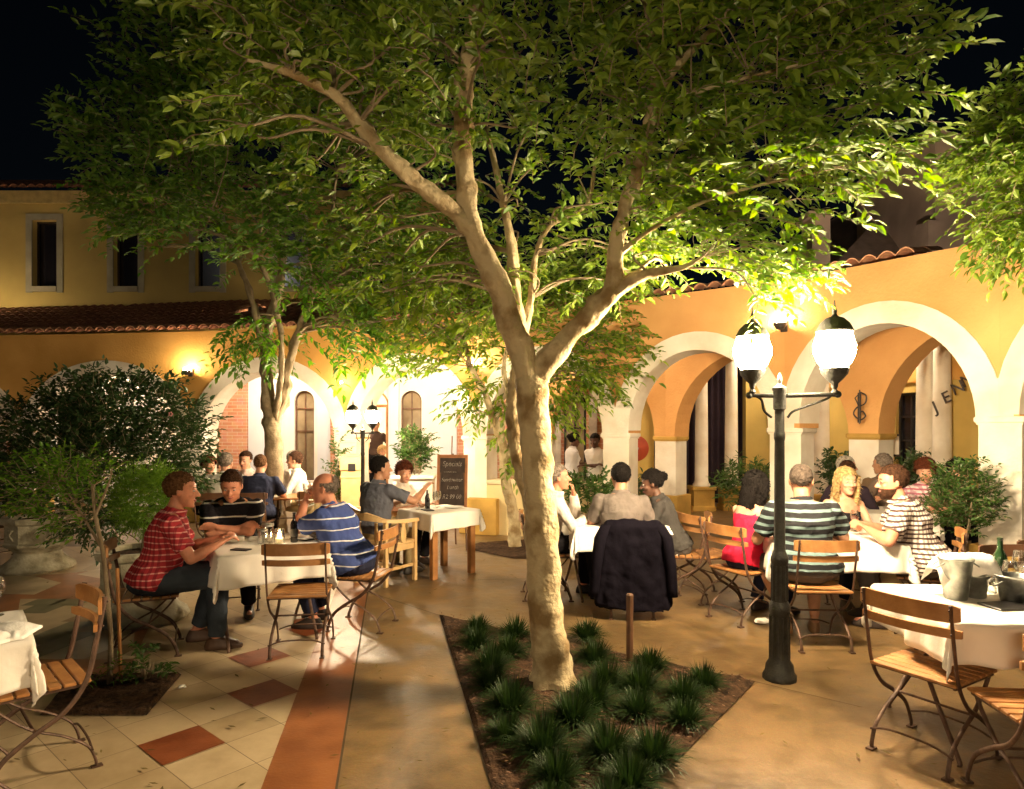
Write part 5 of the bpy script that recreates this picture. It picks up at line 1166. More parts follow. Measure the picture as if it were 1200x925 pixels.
P_('woman with auburn hair beside the man in dark grey', (-1.45, 8.45, 0), -120, skin='fair', hair='auburn', style='curly', shirt=cloth('cream_top', (.7, .6, .5)), trousers=blk, lean=12, yaw=-28, nod=8, woman=True, s=.95, vox=.009)
P_('older man in a white long-sleeved shirt with hand on chin at the middle table', (.33, 6.78, 0), -86, skin='ruddy', hair='grey', shirt=cloth('white_shirt', (.62, .57, .50), .05), sleeve='long', trousers=blk, shoes=shoe_b, lean=14, yaw=-4, nod=-4, bulk=1.05, wr=(.10, .44, .82), wl=(-.03, .30, 1.04), arms_pole=(.3, .6, -1), curl=70, handdir={-1: (0, -.2, 1)}, feet=[(.14, .52, .09), (-.12, .42, .09)])
P_('man in a light grey shirt seen from behind in front of the black jacket', (1.06, 6.43, 0), -4, skin='tan', hair='black', shirt=cloth('grey_shirt', (.15, .125, .11)), trousers=blk, lean=16, yaw=8, nod=6, bulk=1.14, s=1.02, wr=(.15, .40, .80), wl=(-.16, .42, .80))
P_('dark-haired woman in a grey top leaning on the middle table', (1.66, 6.72, 0), 74, skin='dark', hair='black', style='bun', shirt=cloth('charcoal_cardigan', (.05, .046, .042)), sleeve='long', trousers=cloth('grey_skirt', (.09, .085, .08)), lean=24, yaw=6, nod=12, woman=True, s=.98, wr=(.02, .46, .80), wl=(-.12, .44, .80))
P_('long-haired woman in a red sleeveless top beside the lamp post', (2.08, 6.02, 0), -60, skin='fair', hair='black', style='long', shirt=cloth('crimson_top', (.62, .02, .06)), sleeve='none', trousers=navyt, lean=14, yaw=-14, nod=6, woman=True, s=.98, wr=(.10, .42, .80), wl=(-.14, .42, .80))
P_('heavy man in a black and teal striped shirt seen from behind at the right table', (2.40, 5.46, 0), -4, skin='tan', hair='darkgrey', style='crop', shirt=tealstr, trousers=greys, shorts=True, shoes=pm('tan_sandals', (.25, .14, .07), .6), lean=14, yaw=-24, nod=2, bulk=1.28, s=1.05, wr=(.30, .46, .80), wl=(-.2, .42, .80), feet=[(.10, .12, .09), (-.10, .10, .09)], knees=[(.2, .42, .5), (-.2, .42, .5)], vox=.007)
P_('smiling blond woman in a dark sleeveless top facing the camera', (3.24, 6.72, 0), 184, skin='fair', hair='blond', style='long', shirt=cloth('black_top', (.02, .018, .022)), sleeve='none', trousers=blk, lean=14, yaw=-4, nod=0, tilt=-3, woman=True, s=.98, wr=(.14, .42, .80), wl=(-.12, .42, .80), vox=.006)
P_('bearded man in a white and brown plaid shirt leaning on the right table', (3.50, 5.66, 0), 58, skin='ruddy', hair='brown', shirt=plaid_w, trousers=cloth('grey_trousers', (.085, .075, .07)), lean=24, yaw=22, nod=4, bulk=1.22, s=1.06, beard=True, glasses=True, wl=(-.20, .40, .80), wr=(.10, .46, .80), curl=50, arms_pole=(.8, -.1, -.6), vox=.007)
# background left
G1 = 'diners at the tables behind the three men'
P_('man in a white shirt seen from behind at the back left', (-3.93, 9.08, 0), 4, hair='grey', shirt=cloth('white_shirt2', (.8, .76, .7), .05), trousers=blk, lean=16, bulk=1.15, vox=.011, s=1.02)
P_('man in a navy shirt seen from behind at the back left', (-3.44, 9.08, 0), 6, hair='fairbrown', style='crop', shirt=cloth('navy_shirt', (.03, .035, .07)), trousers=blk, lean=14, bulk=1.15, vox=.011)
P_('man in a pale pink shirt facing between the white and navy shirts', (-4.02, 10.3, 0), 172, hair='brown', shirt=cloth('pink_shirt', (.72, .55, .5)), trousers=blk, lean=10, nod=8, vox=.011)
P_('woman with curly brown hair at the left end of the back table', (-4.52, 9.9, 0), 230, hair='auburn', style='curly', shirt=cloth('beige_top', (.5, .4, .3)), trousers=blk, lean=10, woman=True, vox=.011, s=.95)
P_('man in a grey-white shirt right of the left tree trunk', (-3.15, 10.15, 0), 100, hair='brown', shirt=cloth('pale_grey_shirt', (.6, .58, .54)), sleeve='long', trousers=khaki, lean=12, vox=.011)
P_('white-haired man in a white shirt next to the tree trunk', (-3.50, 10.45, 0), -100, hair='white', shirt=cloth('white_shirt3', (.78, .75, .7), .05), sleeve='long', trousers=khaki, lean=12, vox=.011)
q = at(441, 520, 15.9); P_('person in dark clothes standing in the bright doorway', (q.x, q.y, 0.22), 180, hair='black', style='crop', skin='tan', shirt=cloth('dark_shirt', (.05, .03, .025)), trousers=blk, standing=True, lean=4, wr=(.28, .2, 1.0), wl=(-.28, .2, 1.0), vox=.013, s=.95)
q = at(447, 540, 15.4); P_('fair-haired diner sitting just inside the doorway', (q.x, q.y, 0), 200, hair='blond', style='curly', skin='fair', shirt=cloth('cream_top2', (.6, .45, .25)), trousers=blk, woman=True, vox=.013, s=.95)
# waiters
q = at(668, 520, 12.2); P_('waitress in a white shirt leaning by the arched window', (q.x, q.y, 0), -70, skin='dark', hair='black', style='bun', shirt=cloth('white_blouse', (.66, .66, .68), .05), sleeve='rolled', trousers=cloth('khaki_skirt', (.16, .12, .07)), standing=True, woman=True, lean=6, nod=10, wr=(-.10, .24, 1.16), wl=(.12, .26, 1.14), s=.93, vox=.011)
q = at(699, 520, 11.9); P_('waiter in a white shirt and black trousers with folded arms beside the pillar', (q.x, q.y, 0), 150, skin='dark', hair='black', style='short', shirt=cloth('white_uniform', (.74, .72, .68), .05), sleeve='rolled', trousers=blk, standing=True, lean=2, nod=18, wr=(-.12, .22, 1.14), wl=(.14, .24, 1.12), s=.93, vox=.011)
# background right
q = at(978, 545, 8.6); P_('grey-haired person in a dark jacket behind the blond woman', (q.x, q.y, 0), -100, hair='white', shirt=cloth('dark_jacket', (.02, .02, .035)), sleeve='long', trousers=blk, vox=.011)
q = at(992, 552, 7.9); P_('dark-haired person behind the left shoulder of the blond woman', (q.x, q.y, 0), -30, hair='brown', skin='tan', shirt=cloth('dark_jacket2', (.03, .02, .03)), sleeve='long', trousers=blk, vox=.011, s=.98)
q = at(1032, 548, 9.0); P_('ruddy man facing the camera behind the blond woman', (q.x, q.y, 0), 165, hair='auburn', skin='ruddy', shirt=cloth('olive_shirt', (.2, .13, .08)), trousers=blk, vox=.011)
q = at(1047, 544, 8.6); P_('grey-haired person above the bearded man', (q.x, q.y, 0), 30, hair='grey', skin='tan', shirt=cloth('brown_shirt', (.16, .11, .08)), trousers=blk, vox=.011, s=1.02)
q = at(1084, 552, 7.9); P_('woman with brown hair in a floral top behind the plaid shirt', (q.x, q.y, 0), 150, hair='auburn', style='curly', skin='fair', shirt=stripes('floral_top', (.7, .55, .55), (.4, .12, .16), .05, .4, line2=(.3, .1, .15), period2=.06, width2=.4), trousers=blk, woman=True, vox=.010, nod=12)
q = at(1118, 545, 7.7); P_('dark-haired man behind the leafy shrub at right', (q.x, q.y, 0), 160, hair='black', style='curly', skin='tan', shirt=cloth('olive_shirt2', (.14, .10, .05)), trousers=blk, vox=.011, nod=10)
# ------------------------------------------------------------ planting
LM1 = leafmat('ash_leaf', (.07, .16, .010), (.30, .42, .05), tr=.5); LM2 = leafmat('darker_leaf', (.05, .15, .012), (.18, .33, .04), tr=.5); LM3 = leafmat('dark_citrus_leaf', (.018, .045, .014), (.05, .10, .028), tr=.25)
LM4 = leafmat('juniper_needle', (.10, .20, .02), (.20, .34, .045), tr=.4); LM5 = leafmat('shrub_leaf', (.03, .075, .015), (.08, .16, .03), tr=.35); GR = leafmat('mondo_blade', (.010, .024, .008), (.03, .055, .014), tr=.25, gl=.02)
TW = M_['bark2']
def bl(x, y, Y, rx, ry, rd, n): c = at(x, y, Y); return (c, (rx / F * Y, rd, ry / F * Y), n)
# main tree: limbs as (photo x, y, depth) -> points
def path(pts): return [tuple(at(x, y, Y)) for x, y, Y in pts]
b0 = gp(647, 806)
main = [
 ([(b0[0], b0[1], -.06), (b0[0], b0[1], .03), (b0[0], b0[1], .16)] + path([(642, 740, 4.38), (636, 650, 4.40), (631, 560, 4.42), (627, 500, 4.44), (622, 440, 4.45)]), [.18, .145, .120, .110, .104, .103, .100, .108, .118]),
 (path([(628, 455, 4.45), (614, 425, 4.42), (598, 375, 4.36), (580, 325, 4.30), (556, 275, 4.25), (546, 225, 4.22), (542, 150, 4.15), (548, 80, 4.1), (562, 0, 4.0), (575, -60, 3.9)]), [.10, .085, .078, .072, .066, .058, .052, .048, .042, .036]),
 (path([(558, 275, 4.25), (535, 250, 4.2), (505, 225, 4.1), (478, 205, 4.0), (445, 175, 3.9), (420, 145, 3.85), (392, 112, 3.75), (345, 88, 3.6), (290, 70, 3.5)]), [.06, .052, .048, .046, .044, .038, .03, .02, .01]),
 (path([(625, 445, 4.45), (645, 420, 4.42), (672, 388, 4.38), (700, 360, 4.33), (718, 335, 4.28), (722, 290, 4.25), (730, 250, 4.22), (748, 200, 4.2), (760, 150, 4.15), (768, 110, 4.1), (762, 40, 4.0), (758, -30, 3.9)]), [.095, .075, .068, .064, .058, .05, .046, .042, .036, .03, .022, .015]),
 (path([(708, 352, 4.32), (735, 332, 4.25), (760, 320, 4.15), (800, 314, 4.05), (825, 300, 4.05)]), [.055, .042, .030, .016, .006]),
 (path([(768, 112, 4.1), (800, 70, 3.95), (840, 30, 3.8), (880, -20, 3.6)]), [.026, .022, .016, .01]),
 (path([(766, 125, 4.1), (810, 110, 3.9), (880, 90, 3.7), (960, 70, 3.5), (1040, 50, 3.3)]), [.018, .012, .008, .005, .003]),
 (path([(722, 300, 4.25), (770, 265, 4.1), (830, 235, 3.9), (900, 215, 3.7), (990, 195, 3.5)]), [.018, .012, .009, .006, .003]),
 # second stem leaving the trunk low down
 (path([(634, 640, 4.48), (622, 585, 4.60), (610, 540, 4.70), (603, 495, 4.78), (606, 450, 4.82), (612, 400, 4.85), (604, 350, 4.85), (600, 295, 4.88), (590, 240, 4.9), (570, 150, 5.0)]), [.075, .062, .057, .055, .053, .05, .046, .036, .026, .014]),
 (path([(612, 400, 4.85), (622, 350, 4.9), (628, 300, 4.95), (645, 265, 5.0), (690, 235, 5.1), (700, 150, 5.2)]), [.034, .028, .022, .018, .012, .006]),
]
T1 = thing('tree', 'large pale-barked tree with forking trunk in the triangular bed', 'tree', (0, 0, 0)); tubes_obj('trunk', main, M_['bark'], T1, wob=.022)
blobs = [bl(520, 90, 4.0, 110, 110, .6, 95), bl(380, 70, 3.8, 150, 85, .6, 130), bl(300, 110, 3.7, 70, 70, .4, 42), bl(430, 180, 4.3, 90, 80, .5, 62), bl(660, 60, 4.2, 130, 90, .7, 120), bl(640, 200, 4.9, 110, 80, .5, 80),
         bl(830, 80, 3.9, 150, 100, .6, 140), bl(850, 205, 3.9, 140, 60, .5, 115), bl(960, 60, 3.6, 100, 65, .4, 90), bl(1035, 95, 3.4, 65, 50, .3, 30), bl(975, 190, 3.6, 85, 40, .35, 52), bl(760, 180, 4.5, 100, 100, .5, 92),
         bl(850, 290, 4.25, 105, 30, .3, 44), bl(780, 275, 4.3, 75, 45, .4, 50), bl(915, 322, 4.2, 60, 16, .15, 24), bl(890, 345, 4.25, 16, 14, .1, 4), bl(700, 300, 5.0, 100, 60, .4, 75), bl(560, 330, 5.0, 90, 55, .4, 60), bl(480, 310, 4.9, 80, 60, .4, 56), bl(620, -60, 3.8, 380, 60, .9, 160), bl(900, -50, 3.4, 200, 60, .6, 80)]
crown('crown', T1, blobs, at(640, 330, 4.4), .078, .24, [LM1, TW], 11, nl=(11, 17), limbs=main, branchmat=M_['bark2'], every=7)
# left tree
b0 = at(326, 500, 9.6); b0 = (b0.x, 9.6)
left = [([(b0[0], 9.6, -.05), (b0[0], 9.6, .08)] + path([(324, 600, 9.6), (321, 540, 9.58), (318, 490, 9.55)]), [.15, .13, .125, .118, .125]),
 (path([(319, 500, 9.55), (314, 460, 9.5), (312, 425, 9.45), (316, 380, 9.4), (330, 320, 9.3), (335, 240, 9.2), (330, 150, 9.1)]), [.11, .09, .075, .06, .05, .04, .02]),
 (path([(320, 495, 9.55), (332, 470, 9.5), (338, 430, 9.4), (350, 390, 9.3), (368, 340, 9.2), (385, 280, 9.1), (395, 200, 9.0)]), [.09, .07, .058, .05, .042, .03, .016]),
 (path([(316, 440, 9.5), (305, 400, 9.4), (298, 360, 9.3), (280, 310, 9.2), (250, 250, 9.0), (220, 200, 8.9)]), [.05, .045, .04, .034, .024, .012]),
 (path([(322, 490, 9.5), (328, 455, 9.3), (330, 410, 9.1), (325, 370, 9.0), (300, 300, 8.7), (240, 270, 8.5), (180, 250, 8.4)]), [.05, .042, .036, .032, .026, .018, .01])]
T2 = thing('tree', 'tall dark leafy tree behind the three men, crown over the yellow house', 'tree', (0, 0, 0)); tubes_obj('trunk', left, M_['bark2'], T2, wob=.03)
blobs = [bl(215, 60, 8.8, 85, 90, 1.0, 200), bl(320, 60, 9.0, 110, 90, 1.1, 260), bl(180, 190, 8.7, 75, 80, .9, 190), bl(280, 190, 9.0, 110, 90, 1.2, 300), bl(390, 220, 9.3, 90, 110, 1.1, 200), bl(200, 262, 8.6, 66, 28, .6, 70), bl(330, 290, 9.0, 75, 46, 1.0, 140), bl(115, 165, 8.6, 25, 20, .4, 12), bl(150, 245, 8.6, 30, 30, .5, 26),
         bl(400, 330, 9.2, 80, 50, .8, 130), bl(470, 250, 9.4, 80, 120, 1.0, 160), bl(300, 385, 9.1, 38, 24, .4, 34), bl(405, 392, 9.0, 55, 18, .4, 30), bl(480, 90, 9.6, 110, 110, 1.2, 260), bl(200, -60, 8.9, 130, 60, 1.0, 160), bl(400, -60, 9.2, 160, 60, 1.0, 160)]
crown('crown', T2, blobs, at(320, 330, 9.3), .115, .23, [LM2, TW], 12, nl=(11, 18), spray=(.35, .6), limbs=left, branchmat=M_['bark2'], every=9, brad=.01)
# slender tree behind the main trunk
b0 = gp(604, 642)
slim = [([(b0[0], b0[1], -.05)] + path([(603, 635, 9.5), (601, 600, 9.5), (592, 560, 9.5), (588, 520, 9.5), (578, 490, 9.5)]), [.095, .085, .075, .07, .065, .06]),
 (path([(580, 500, 9.5), (570, 465, 9.4), (552, 430, 9.3), (545, 400, 9.3), (540, 360, 9.2)]), [.055, .045, .035, .025, .012]), (path([(585, 510, 9.5), (596, 470, 9.5), (590, 430, 9.5), (598, 390, 9.4), (590, 340, 9.4)]), [.05, .042, .03, .022, .012]),
 (path([(592, 545, 9.5), (606, 500, 9.6), (640, 450, 9.7), (680, 410, 9.7), (700, 380, 9.7)]), [.045, .035, .025, .018, .01])]
T3 = thing('tree', 'slender young tree with twin stems in front of the cream low wall', 'tree', (0, 0, 0)); tubes_obj('trunk', slim, M_['bark'], T3, wob=.02)
blobs = [bl(500, 400, 9.2, 60, 40, .5, 90), bl(560, 380, 9.2, 70, 50, .5, 130), bl(560, 330, 9.2, 90, 50, .6, 150), bl(650, 360, 9.4, 80, 60, .6, 190), bl(700, 410, 9.4, 50, 55, .4, 130), bl(650, 450, 9.4, 45, 40, .4, 80), bl(690, 330, 9.5, 70, 40, .5, 120), bl(595, 440, 9.4, 40, 50, .4, 46), bl(560, 460, 9.3, 30, 30, .3, 22), bl(600, 510, 9.5, 18, 40, .2, 22), bl(450, 370, 9.2, 50, 30, .4, 50)]
crown('crown', T3, blobs, at(600, 440, 9.4), .115, .22, [LM1, TW], 13, spray=(.22, .4), limbs=slim, branchmat=M_['bark2'], every=8)
# tree beyond the right edge
rt = [([(4.35, 4.9, -.05), (4.36, 4.9, .5), (4.42, 4.95, 1.4), (4.5, 5.0, 2.3), (4.55, 5.0, 3.3), (4.6, 5.0, 4.6)], [.11, .10, .09, .08, .05, .02]), ([(4.48, 5.0, 2.2), (4.3, 5.1, 2.8), (4.05, 5.2, 3.3), (3.8, 5.2, 3.7)], [.05, .04, .025, .01])]
T4 = thing('tree', 'fine-leaved tree whose crown reaches in from the right edge', 'tree', (0, 0, 0)); 
for lp in rt:
    for k, p in enumerate(lp[0]): lp[0][k] = (p[0] + .35, p[1] + .2, p[2])
tubes_obj('trunk', rt, M_['bark2'], T4)
blobs = [bl(1185, 205, 5.3, 50, 52, .4, 190), bl(1225, 130, 5.3, 60, 50, .5, 190), bl(1200, 268, 5.2, 45, 24, .3, 90), bl(1250, 230, 5.4, 50, 70, .5, 130), bl(1148, 190, 5.2, 20, 28, .2, 26)]
crown('crown', T4, blobs, at(1230, 220, 5.3), .08, .24, [LM1, TW], 14, spray=(.16, .3), limbs=rt, branchmat=M_['bark2'], every=10)
# sapling in the soil square
S1 = thing('sapling', 'thin staked sapling with lacy crown in the dark soil square', 'sapling', (0, 0, 0)); b0 = gp(128, 806); SY = b0[1]
sp_ = [([(b0[0], SY, -.03), (b0[0] + .01, SY, .3)] + [tuple(at(x, y, SY)) for x, y in ((126, 700), (121, 650), (113, 610), (108, 570))], [.018, .016, .015, .014, .013, .010]), ([tuple(at(x, y, SY)) for x, y in ((118, 640), (100, 610), (88, 590), (70, 565))], [.010, .008, .006, .004]), ([tuple(at(x, y, SY)) for x, y in ((112, 605), (120, 585), (128, 565), (132, 548))], [.010, .008, .006, .004])]
tubes_obj('trunk', sp_, M_['bark2'], S1, wob=.004, n=8)
crown('crown', S1, [bl(60, 565, SY, 50, 26, .25, 46), bl(90, 555, SY, 42, 24, .3, 38), bl(40, 590, SY - .1, 30, 26, .2, 22), bl(75, 595, SY, 36, 24, .25, 22), bl(80, 622, SY, 30, 14, .2, 8)], at(110, 640, SY), .042, .26, [LM2, TW], 15, spray=(.10, .2), droop=.25, limbs=sp_, branchmat=M_['bark2'], every=6, brad=.003)
crown('undergrowth', S1, [(Vector((b0[0], SY, .10)), (.12, .10, .07), 8)], (b0[0], SY, 0), .05, .12, [LM2, TW], 16, spray=(.08, .14))
m = MB(); m.tube([(b0[0] + .06, SY + .03, 0), (b0[0] + .035, SY + .03, .78)], .012, n=7); tag(m.build('stake', M_['wood']), 'short wooden stake tied beside the sapling', 'stake')
# stone planters
def planter(label, x, y, s, letters, grp='weathered stone planters'):
    t = thing('stone_planter', label, 'planter', (x, y, 0), 0, grp); t.scale = (s,) * 3
    m = MB(); m.lathe([(.40, 0), (.42, .03), (.40, .08), (.33, .13), (.27, .19), (.26, .24), (.30, .28)], n=28); m.build('foot', M_['stone'], t, smooth=True)
    m = MB(); m.lathe([(.30, .28), (.37, .33), (.385, .36), (.36, .38), (.36, .60), (.40, .625), (.41, .66), (.40, .69), (.34, .69), (.33, .62)], n=8); m.build('bowl', M_['stone'], t)
    m = MB(); m.lathe([(.33, .60), (.32, .64)], n=16); m.build('soil_fill', M_['soil'], t)
    for a in (0, 45, -45):
        Mt = Matrix.Rotation(R(a + 22.5), 4, 'Z') @ Matrix.Translation((-.07, -.337, .415)) @ Matrix.Rotation(R(90), 4, 'X'); textmesh('relief_letter', letters, .19, M_['stone'], t, .012, Mt)
    return t
p1 = gp(42, 668); planter('pale stone planter carved with a K under the big flowering bush', p1[0], 8.1, .93, 'K'); p2 = gp(168, 725); planter('stone planter holding the round juniper behind the red plaid shirt', p2[0], 6.0, .92, 'K')
BU = thing('flowering_bush', 'big dark flowering bush filling the left side in front of the arcade', 'bush', (p1[0], 8.1, .6)); BU.location = (0, 0, 0)
crown('foliage', BU, [bl(60, 520, 8.0, 75, 55, .7, 520), bl(150, 490, 8.0, 85, 48, .7, 640), bl(110, 560, 8.0, 110, 50, .7, 620), bl(195, 540, 7.9, 45, 60, .5, 170), bl(20, 555, 8.0, 50, 40, .5, 130), bl(130, 462, 8.0, 80, 18, .6, 80), bl(115, 610, 8.0, 40, 24, .4, 50), bl(230, 500, 7.9, 16, 30, .3, 24)], at(120, 590, 8.0), .075, .27, [LM3, TW], 17, spray=(.14, .28), nl=(6, 10), droop=.1)
m = MB(); m.tube([(p1[0], 8.1, .6), (p1[0] + .1, 8.05, 1.0), at(110, 540, 8)], [.05, .04, .03]); m.tube([(p1[0] + .1, 8.05, .95), at(180, 530, 8)], [.03, .015]); m.build('stem', M_['bark2'], BU)
m = MB(); rnd = random.Random(5)
for k in range(10):
    p = at(rnd.uniform(30, 225), rnd.uniform(455, 600), 7.45 + rnd.uniform(-.1, .2))
    for a in range(5): m.ell(p + Vector((.018 * math.cos(a * 1.256), 0, .018 * math.sin(a * 1.256))), (.010, .006, .010), 0 if k % 3 else 1, n=6, m=4)
m.build('blossom', [pm('white_petal', (.75, .7, .66), .7), pm('pink_petal', (.6, .25, .24), .7)], BU)
JU = thing('juniper_ball', 'round light green clipped juniper on the stone planter', 'shrub', (0, 0, 0)); c = at(172, 587, 5.75); rnd = random.Random(3); V = []; Fc = []; Mi = []; sp = []
for k in range(1900):
    d = Vector((rnd.gauss(0, 1), rnd.gauss(0, 1), rnd.gauss(0, 1))).normalized(); rr = .27 * (1 + .12 * noise.noise(d * 2.5)); sp.append((c + d * rr * rnd.uniform(.55, 1), d + Vector((0, 0, .45)) + Vector((rnd.uniform(-.4, .4),) * 3), rnd.uniform(.05, .10)))
leaf_cloud(V, Fc, Mi, sp, .035, .12, rnd, nl=(5, 7), droop=-.1, twig=False); me = bpy.data.meshes.new('foliage'); me.from_pydata(V, [], Fc); me.materials.append(LM4); o = bpy.data.objects.new('foliage', me); COL.objects.link(o); o.parent = JU
m = MB(); m.tube([(p2[0], 6.0, .55), (c.x, c.y, .95)], .02); m.build('stem', M_['bark2'], JU)
def shrub(name, label, cat, x, y, z, r, h, n, mat, leaf=.06, seed=1, spray=(.12, .24), pot=None, wd=.25, droop=.2):
    t = thing(name, label, cat, (0, 0, 0)); crown('foliage', t, [(Vector((x, y, z + h / 2)), (r, r, h / 2), n)], (x, y, z), leaf, wd, [mat, TW], seed, spray=spray, droop=droop)
    m = MB()
    for k in range(4): a = k * 1.6; m.tube([(x, y, pot[1] - .06 if pot else 0), (x + r * .4 * math.cos(a), y + r * .4 * math.sin(a), z + h * .5)], [.014, .006], n=6)
    m.build('stem', M_['bark2'], t)
    if pot:
        m = MB(); m.lathe([(pot[0] * .7, 0), (pot[0] * .75, .03), (pot[0], pot[1] - .05), (pot[0] * 1.06, pot[1] - .05), (pot[0] * 1.06, pot[1]), (pot[0] * .95, pot[1]), (pot[0] * .9, pot[1] - .04)], (x, y, 0), n=24); m.build('pot', pot[2], t, smooth=True)
    return t
terr = pm('terracotta', (.36, .15, .07), .85, var=.15); q = at(486, 500, 10.9); shrub('potted_fig', 'bushy green pot plant on the white planter box near the doorway', 'pot plant', q.x, q.y, 1.0, .26, .62, 150, LM5, .075, 21)
t = thing('planter_box', 'white panelled planter box under the bushy plant near the doorway', 'planter box', (q.x, q.y, 0)); m = MB(); m.box((0, 0, .48), (.62, .42, .80)); m.box((0, 0, .91), (.70, .50, .06), bev=.01); m.box((0, 0, .05), (.68, .48, .10), bev=.01); m.build('box', M_['white'], t); m = MB()
for sx in (-.155, .155): m.box((sx, -.216, .48), (.22, .012, .5), bev=.004)
m.build('panel', pm('panel_white', (.66, .62, .55), .8), t)
m = MB()
for k in range(6): m.lathe([(.03, 0), (.028, .09), (.034, .10)], (-.24 + k * .06, -.17, .942), n=10)
tag(m.build('glassware', M_['glass']), 'small glasses lined up on the white planter box', 'glasses'); COL.objects[-1].location = (q.x, q.y, 0)
q = at(396, 500, 11.0); shrub('climbing_vine', 'thin green vine climbing the pillar left of the doorway', 'vine', q.x, q.y, .35, .11, 1.3, 46, LM5, .07, 22, pot=(.13, .28, terr))
q = at(690, 500, 9.2); shrub('leafy_shrub', 'leafy shrub between the man in white and the man in grey', 'shrub', q.x, q.y, .35, .38, .75, 130, LM5, .085, 23, pot=(.2, .35, terr))
q = at(873, 500, 11.5); shrub('leafy_shrub', 'spiky green shrub behind the red top', 'shrub', q.x, q.y, .35, .42, .75, 150, LM5, .13, 24, pot=(.22, .35, terr), wd=.12)
q = at(1128, 500, 6.6); shrub('leafy_shrub', 'round leafy shrub behind the plaid shirt against the right pillar', 'shrub', q.x, q.y, .62, .29, .74, 330, LM5, .05, 25, pot=(.2, .45, terr), spray=(.08, .18))
q = at(985, 500, 10.2); shrub('leafy_shrub', 'dark shrub at the foot of the rear white columns', 'shrub', q.x, q.y, .55, .25, .8, 80, LM3, .09, 26, pot=(.2, .4, terr))
q = at(1066, 500, 9.9); shrub('leafy_shrub', 'low dark shrub under the multi-pane window', 'shrub', q.x, q.y, .5, .5, .75, 120, LM3, .09, 27, pot=(.2, .4, terr))
q = at(770, 500, 11.4); shrub('leafy_shrub', 'dim shrub between the pillar and the orange pier', 'shrub', q.x - .35, q.y, .3, .25, .6, 60, LM3, .09, 28, pot=(.18, .3, terr))
q = gp(170, 800); shrub('seedling', 'wispy seedling growing beside the soil square', 'plant', -2.45, 4.50, .03, .12, .22, 14, LM5, .05, 29, spray=(.08, .14))
# grass tufts in the triangular bed
tpos = [(560, 744, 0.85), (604, 750, 0.95), (688, 752, 0.95), (575, 790, 1.05), (697, 780, 1.0), (762, 788, 0.9), (825, 808, 0.85), (750, 814, 1.05), (598, 838, 1.1), (672, 852, 1.1), (712, 892, 1.15), (636, 888, 1.2), (748, 842, 0.94), (765, 897, 1.08), (597, 772, 0.96), (559, 762, 0.96), (652, 921, 0.95), (649, 957, 0.8), (716, 960, 0.91), (738, 929, 1.01), (803, 852, 0.88), (800, 826, 1.0), (575, 812, 0.92), (710, 808, 1.0), (593, 870, 0.84), (642, 762, 0.86), (695, 832, 1.09)]
tpos = sorted(tpos, key=lambda p: p[1]); rows = []
for p in tpos:
    if rows and p[1] - rows[-1][0][1] < 22 and len(rows[-1]) < 5: rows[-1].append(p)
    else: rows.append([p])
o_ = ['first', 'second', 'third', 'fourth', 'fifth']; rn = ['rearmost', 'second', 'third', 'fourth', 'fifth', 'sixth', 'seventh', 'eighth', 'ninth', 'tenth', 'eleventh', 'twelfth', 'thirteenth', 'fourteenth', 'fifteenth', 'sixteenth']; tm0 = []
def tuftmesh(seed):
    rnd = random.Random(seed); V = []; Fc = []
    for k in range(620):
        a = rnd.uniform(0, 2 * PI); r0 = rnd.uniform(0, .05); l = rnd.uniform(.14, .245); out = rnd.uniform(.08, 1.0) ** .75; dr = Vector((math.cos(a), math.sin(a), 0)); s = Vector((-dr.y, dr.x, 0)) * .0028; p = dr * r0; k0 = len(V); q = []
        for t in (0, .4, .75, 1): q.append(p + dr * (l * out * t) + Vector((0, 0, l * (t * (1.1 - .35 * out) - out * .65 * t * t))))
        V += [q[0] - s, q[0] + s, q[1] + s, q[1] - s, q[2] + s * .7, q[2] - s * .7, q[3]]; Fc += [(k0, k0 + 1, k0 + 2, k0 + 3), (k0 + 3, k0 + 2, k0 + 4, k0 + 5), (k0 + 5, k0 + 4, k0 + 6)]
    me = bpy.data.meshes.new('grass_tuft'); me.from_pydata([tuple(v) for v in V], [], Fc); me.materials.append(GR); return me
tms = [tuftmesh(i) for i in range(5)]; cnt = 0
for ri, row in enumerate(rows):
    row.sort(key=lambda p: p[0])
    for ci, (x, y, s) in enumerate(row):
        o = bpy.data.objects.new('grass_tuft', tms[cnt % 5]); COL.objects.link(o); g = gp(x, y); o.location = (g[0], g[1], .015); o.rotation_euler = (0, 0, cnt * 1.7); o.scale = (s * (.98 if y < 860 else .92),) * 3; cnt += 1
        side = 'only tuft' if len(row) == 1 else o_[ci] + ' tuft from left'
        tag(o, f'dark spiky grass, {side} in the {rn[ri]} row of the triangular bed' if ri else f'dark spiky grass, {side} in the rearmost row of the triangular bed', 'grass tuft', 'mondo grass tufts in the triangular bed')
q = gp(738, 778); m = MB(); m.tube([(q[0], q[1], 0), (q[0], q[1], .50)], .026, n=8); m.lathe([(.026, .50), (.02, .508)], (q[0], q[1], 0), n=8); tag(m.build('post', M_['darkwood']), 'short dark wooden post at the back edge of the triangular bed', 'post')
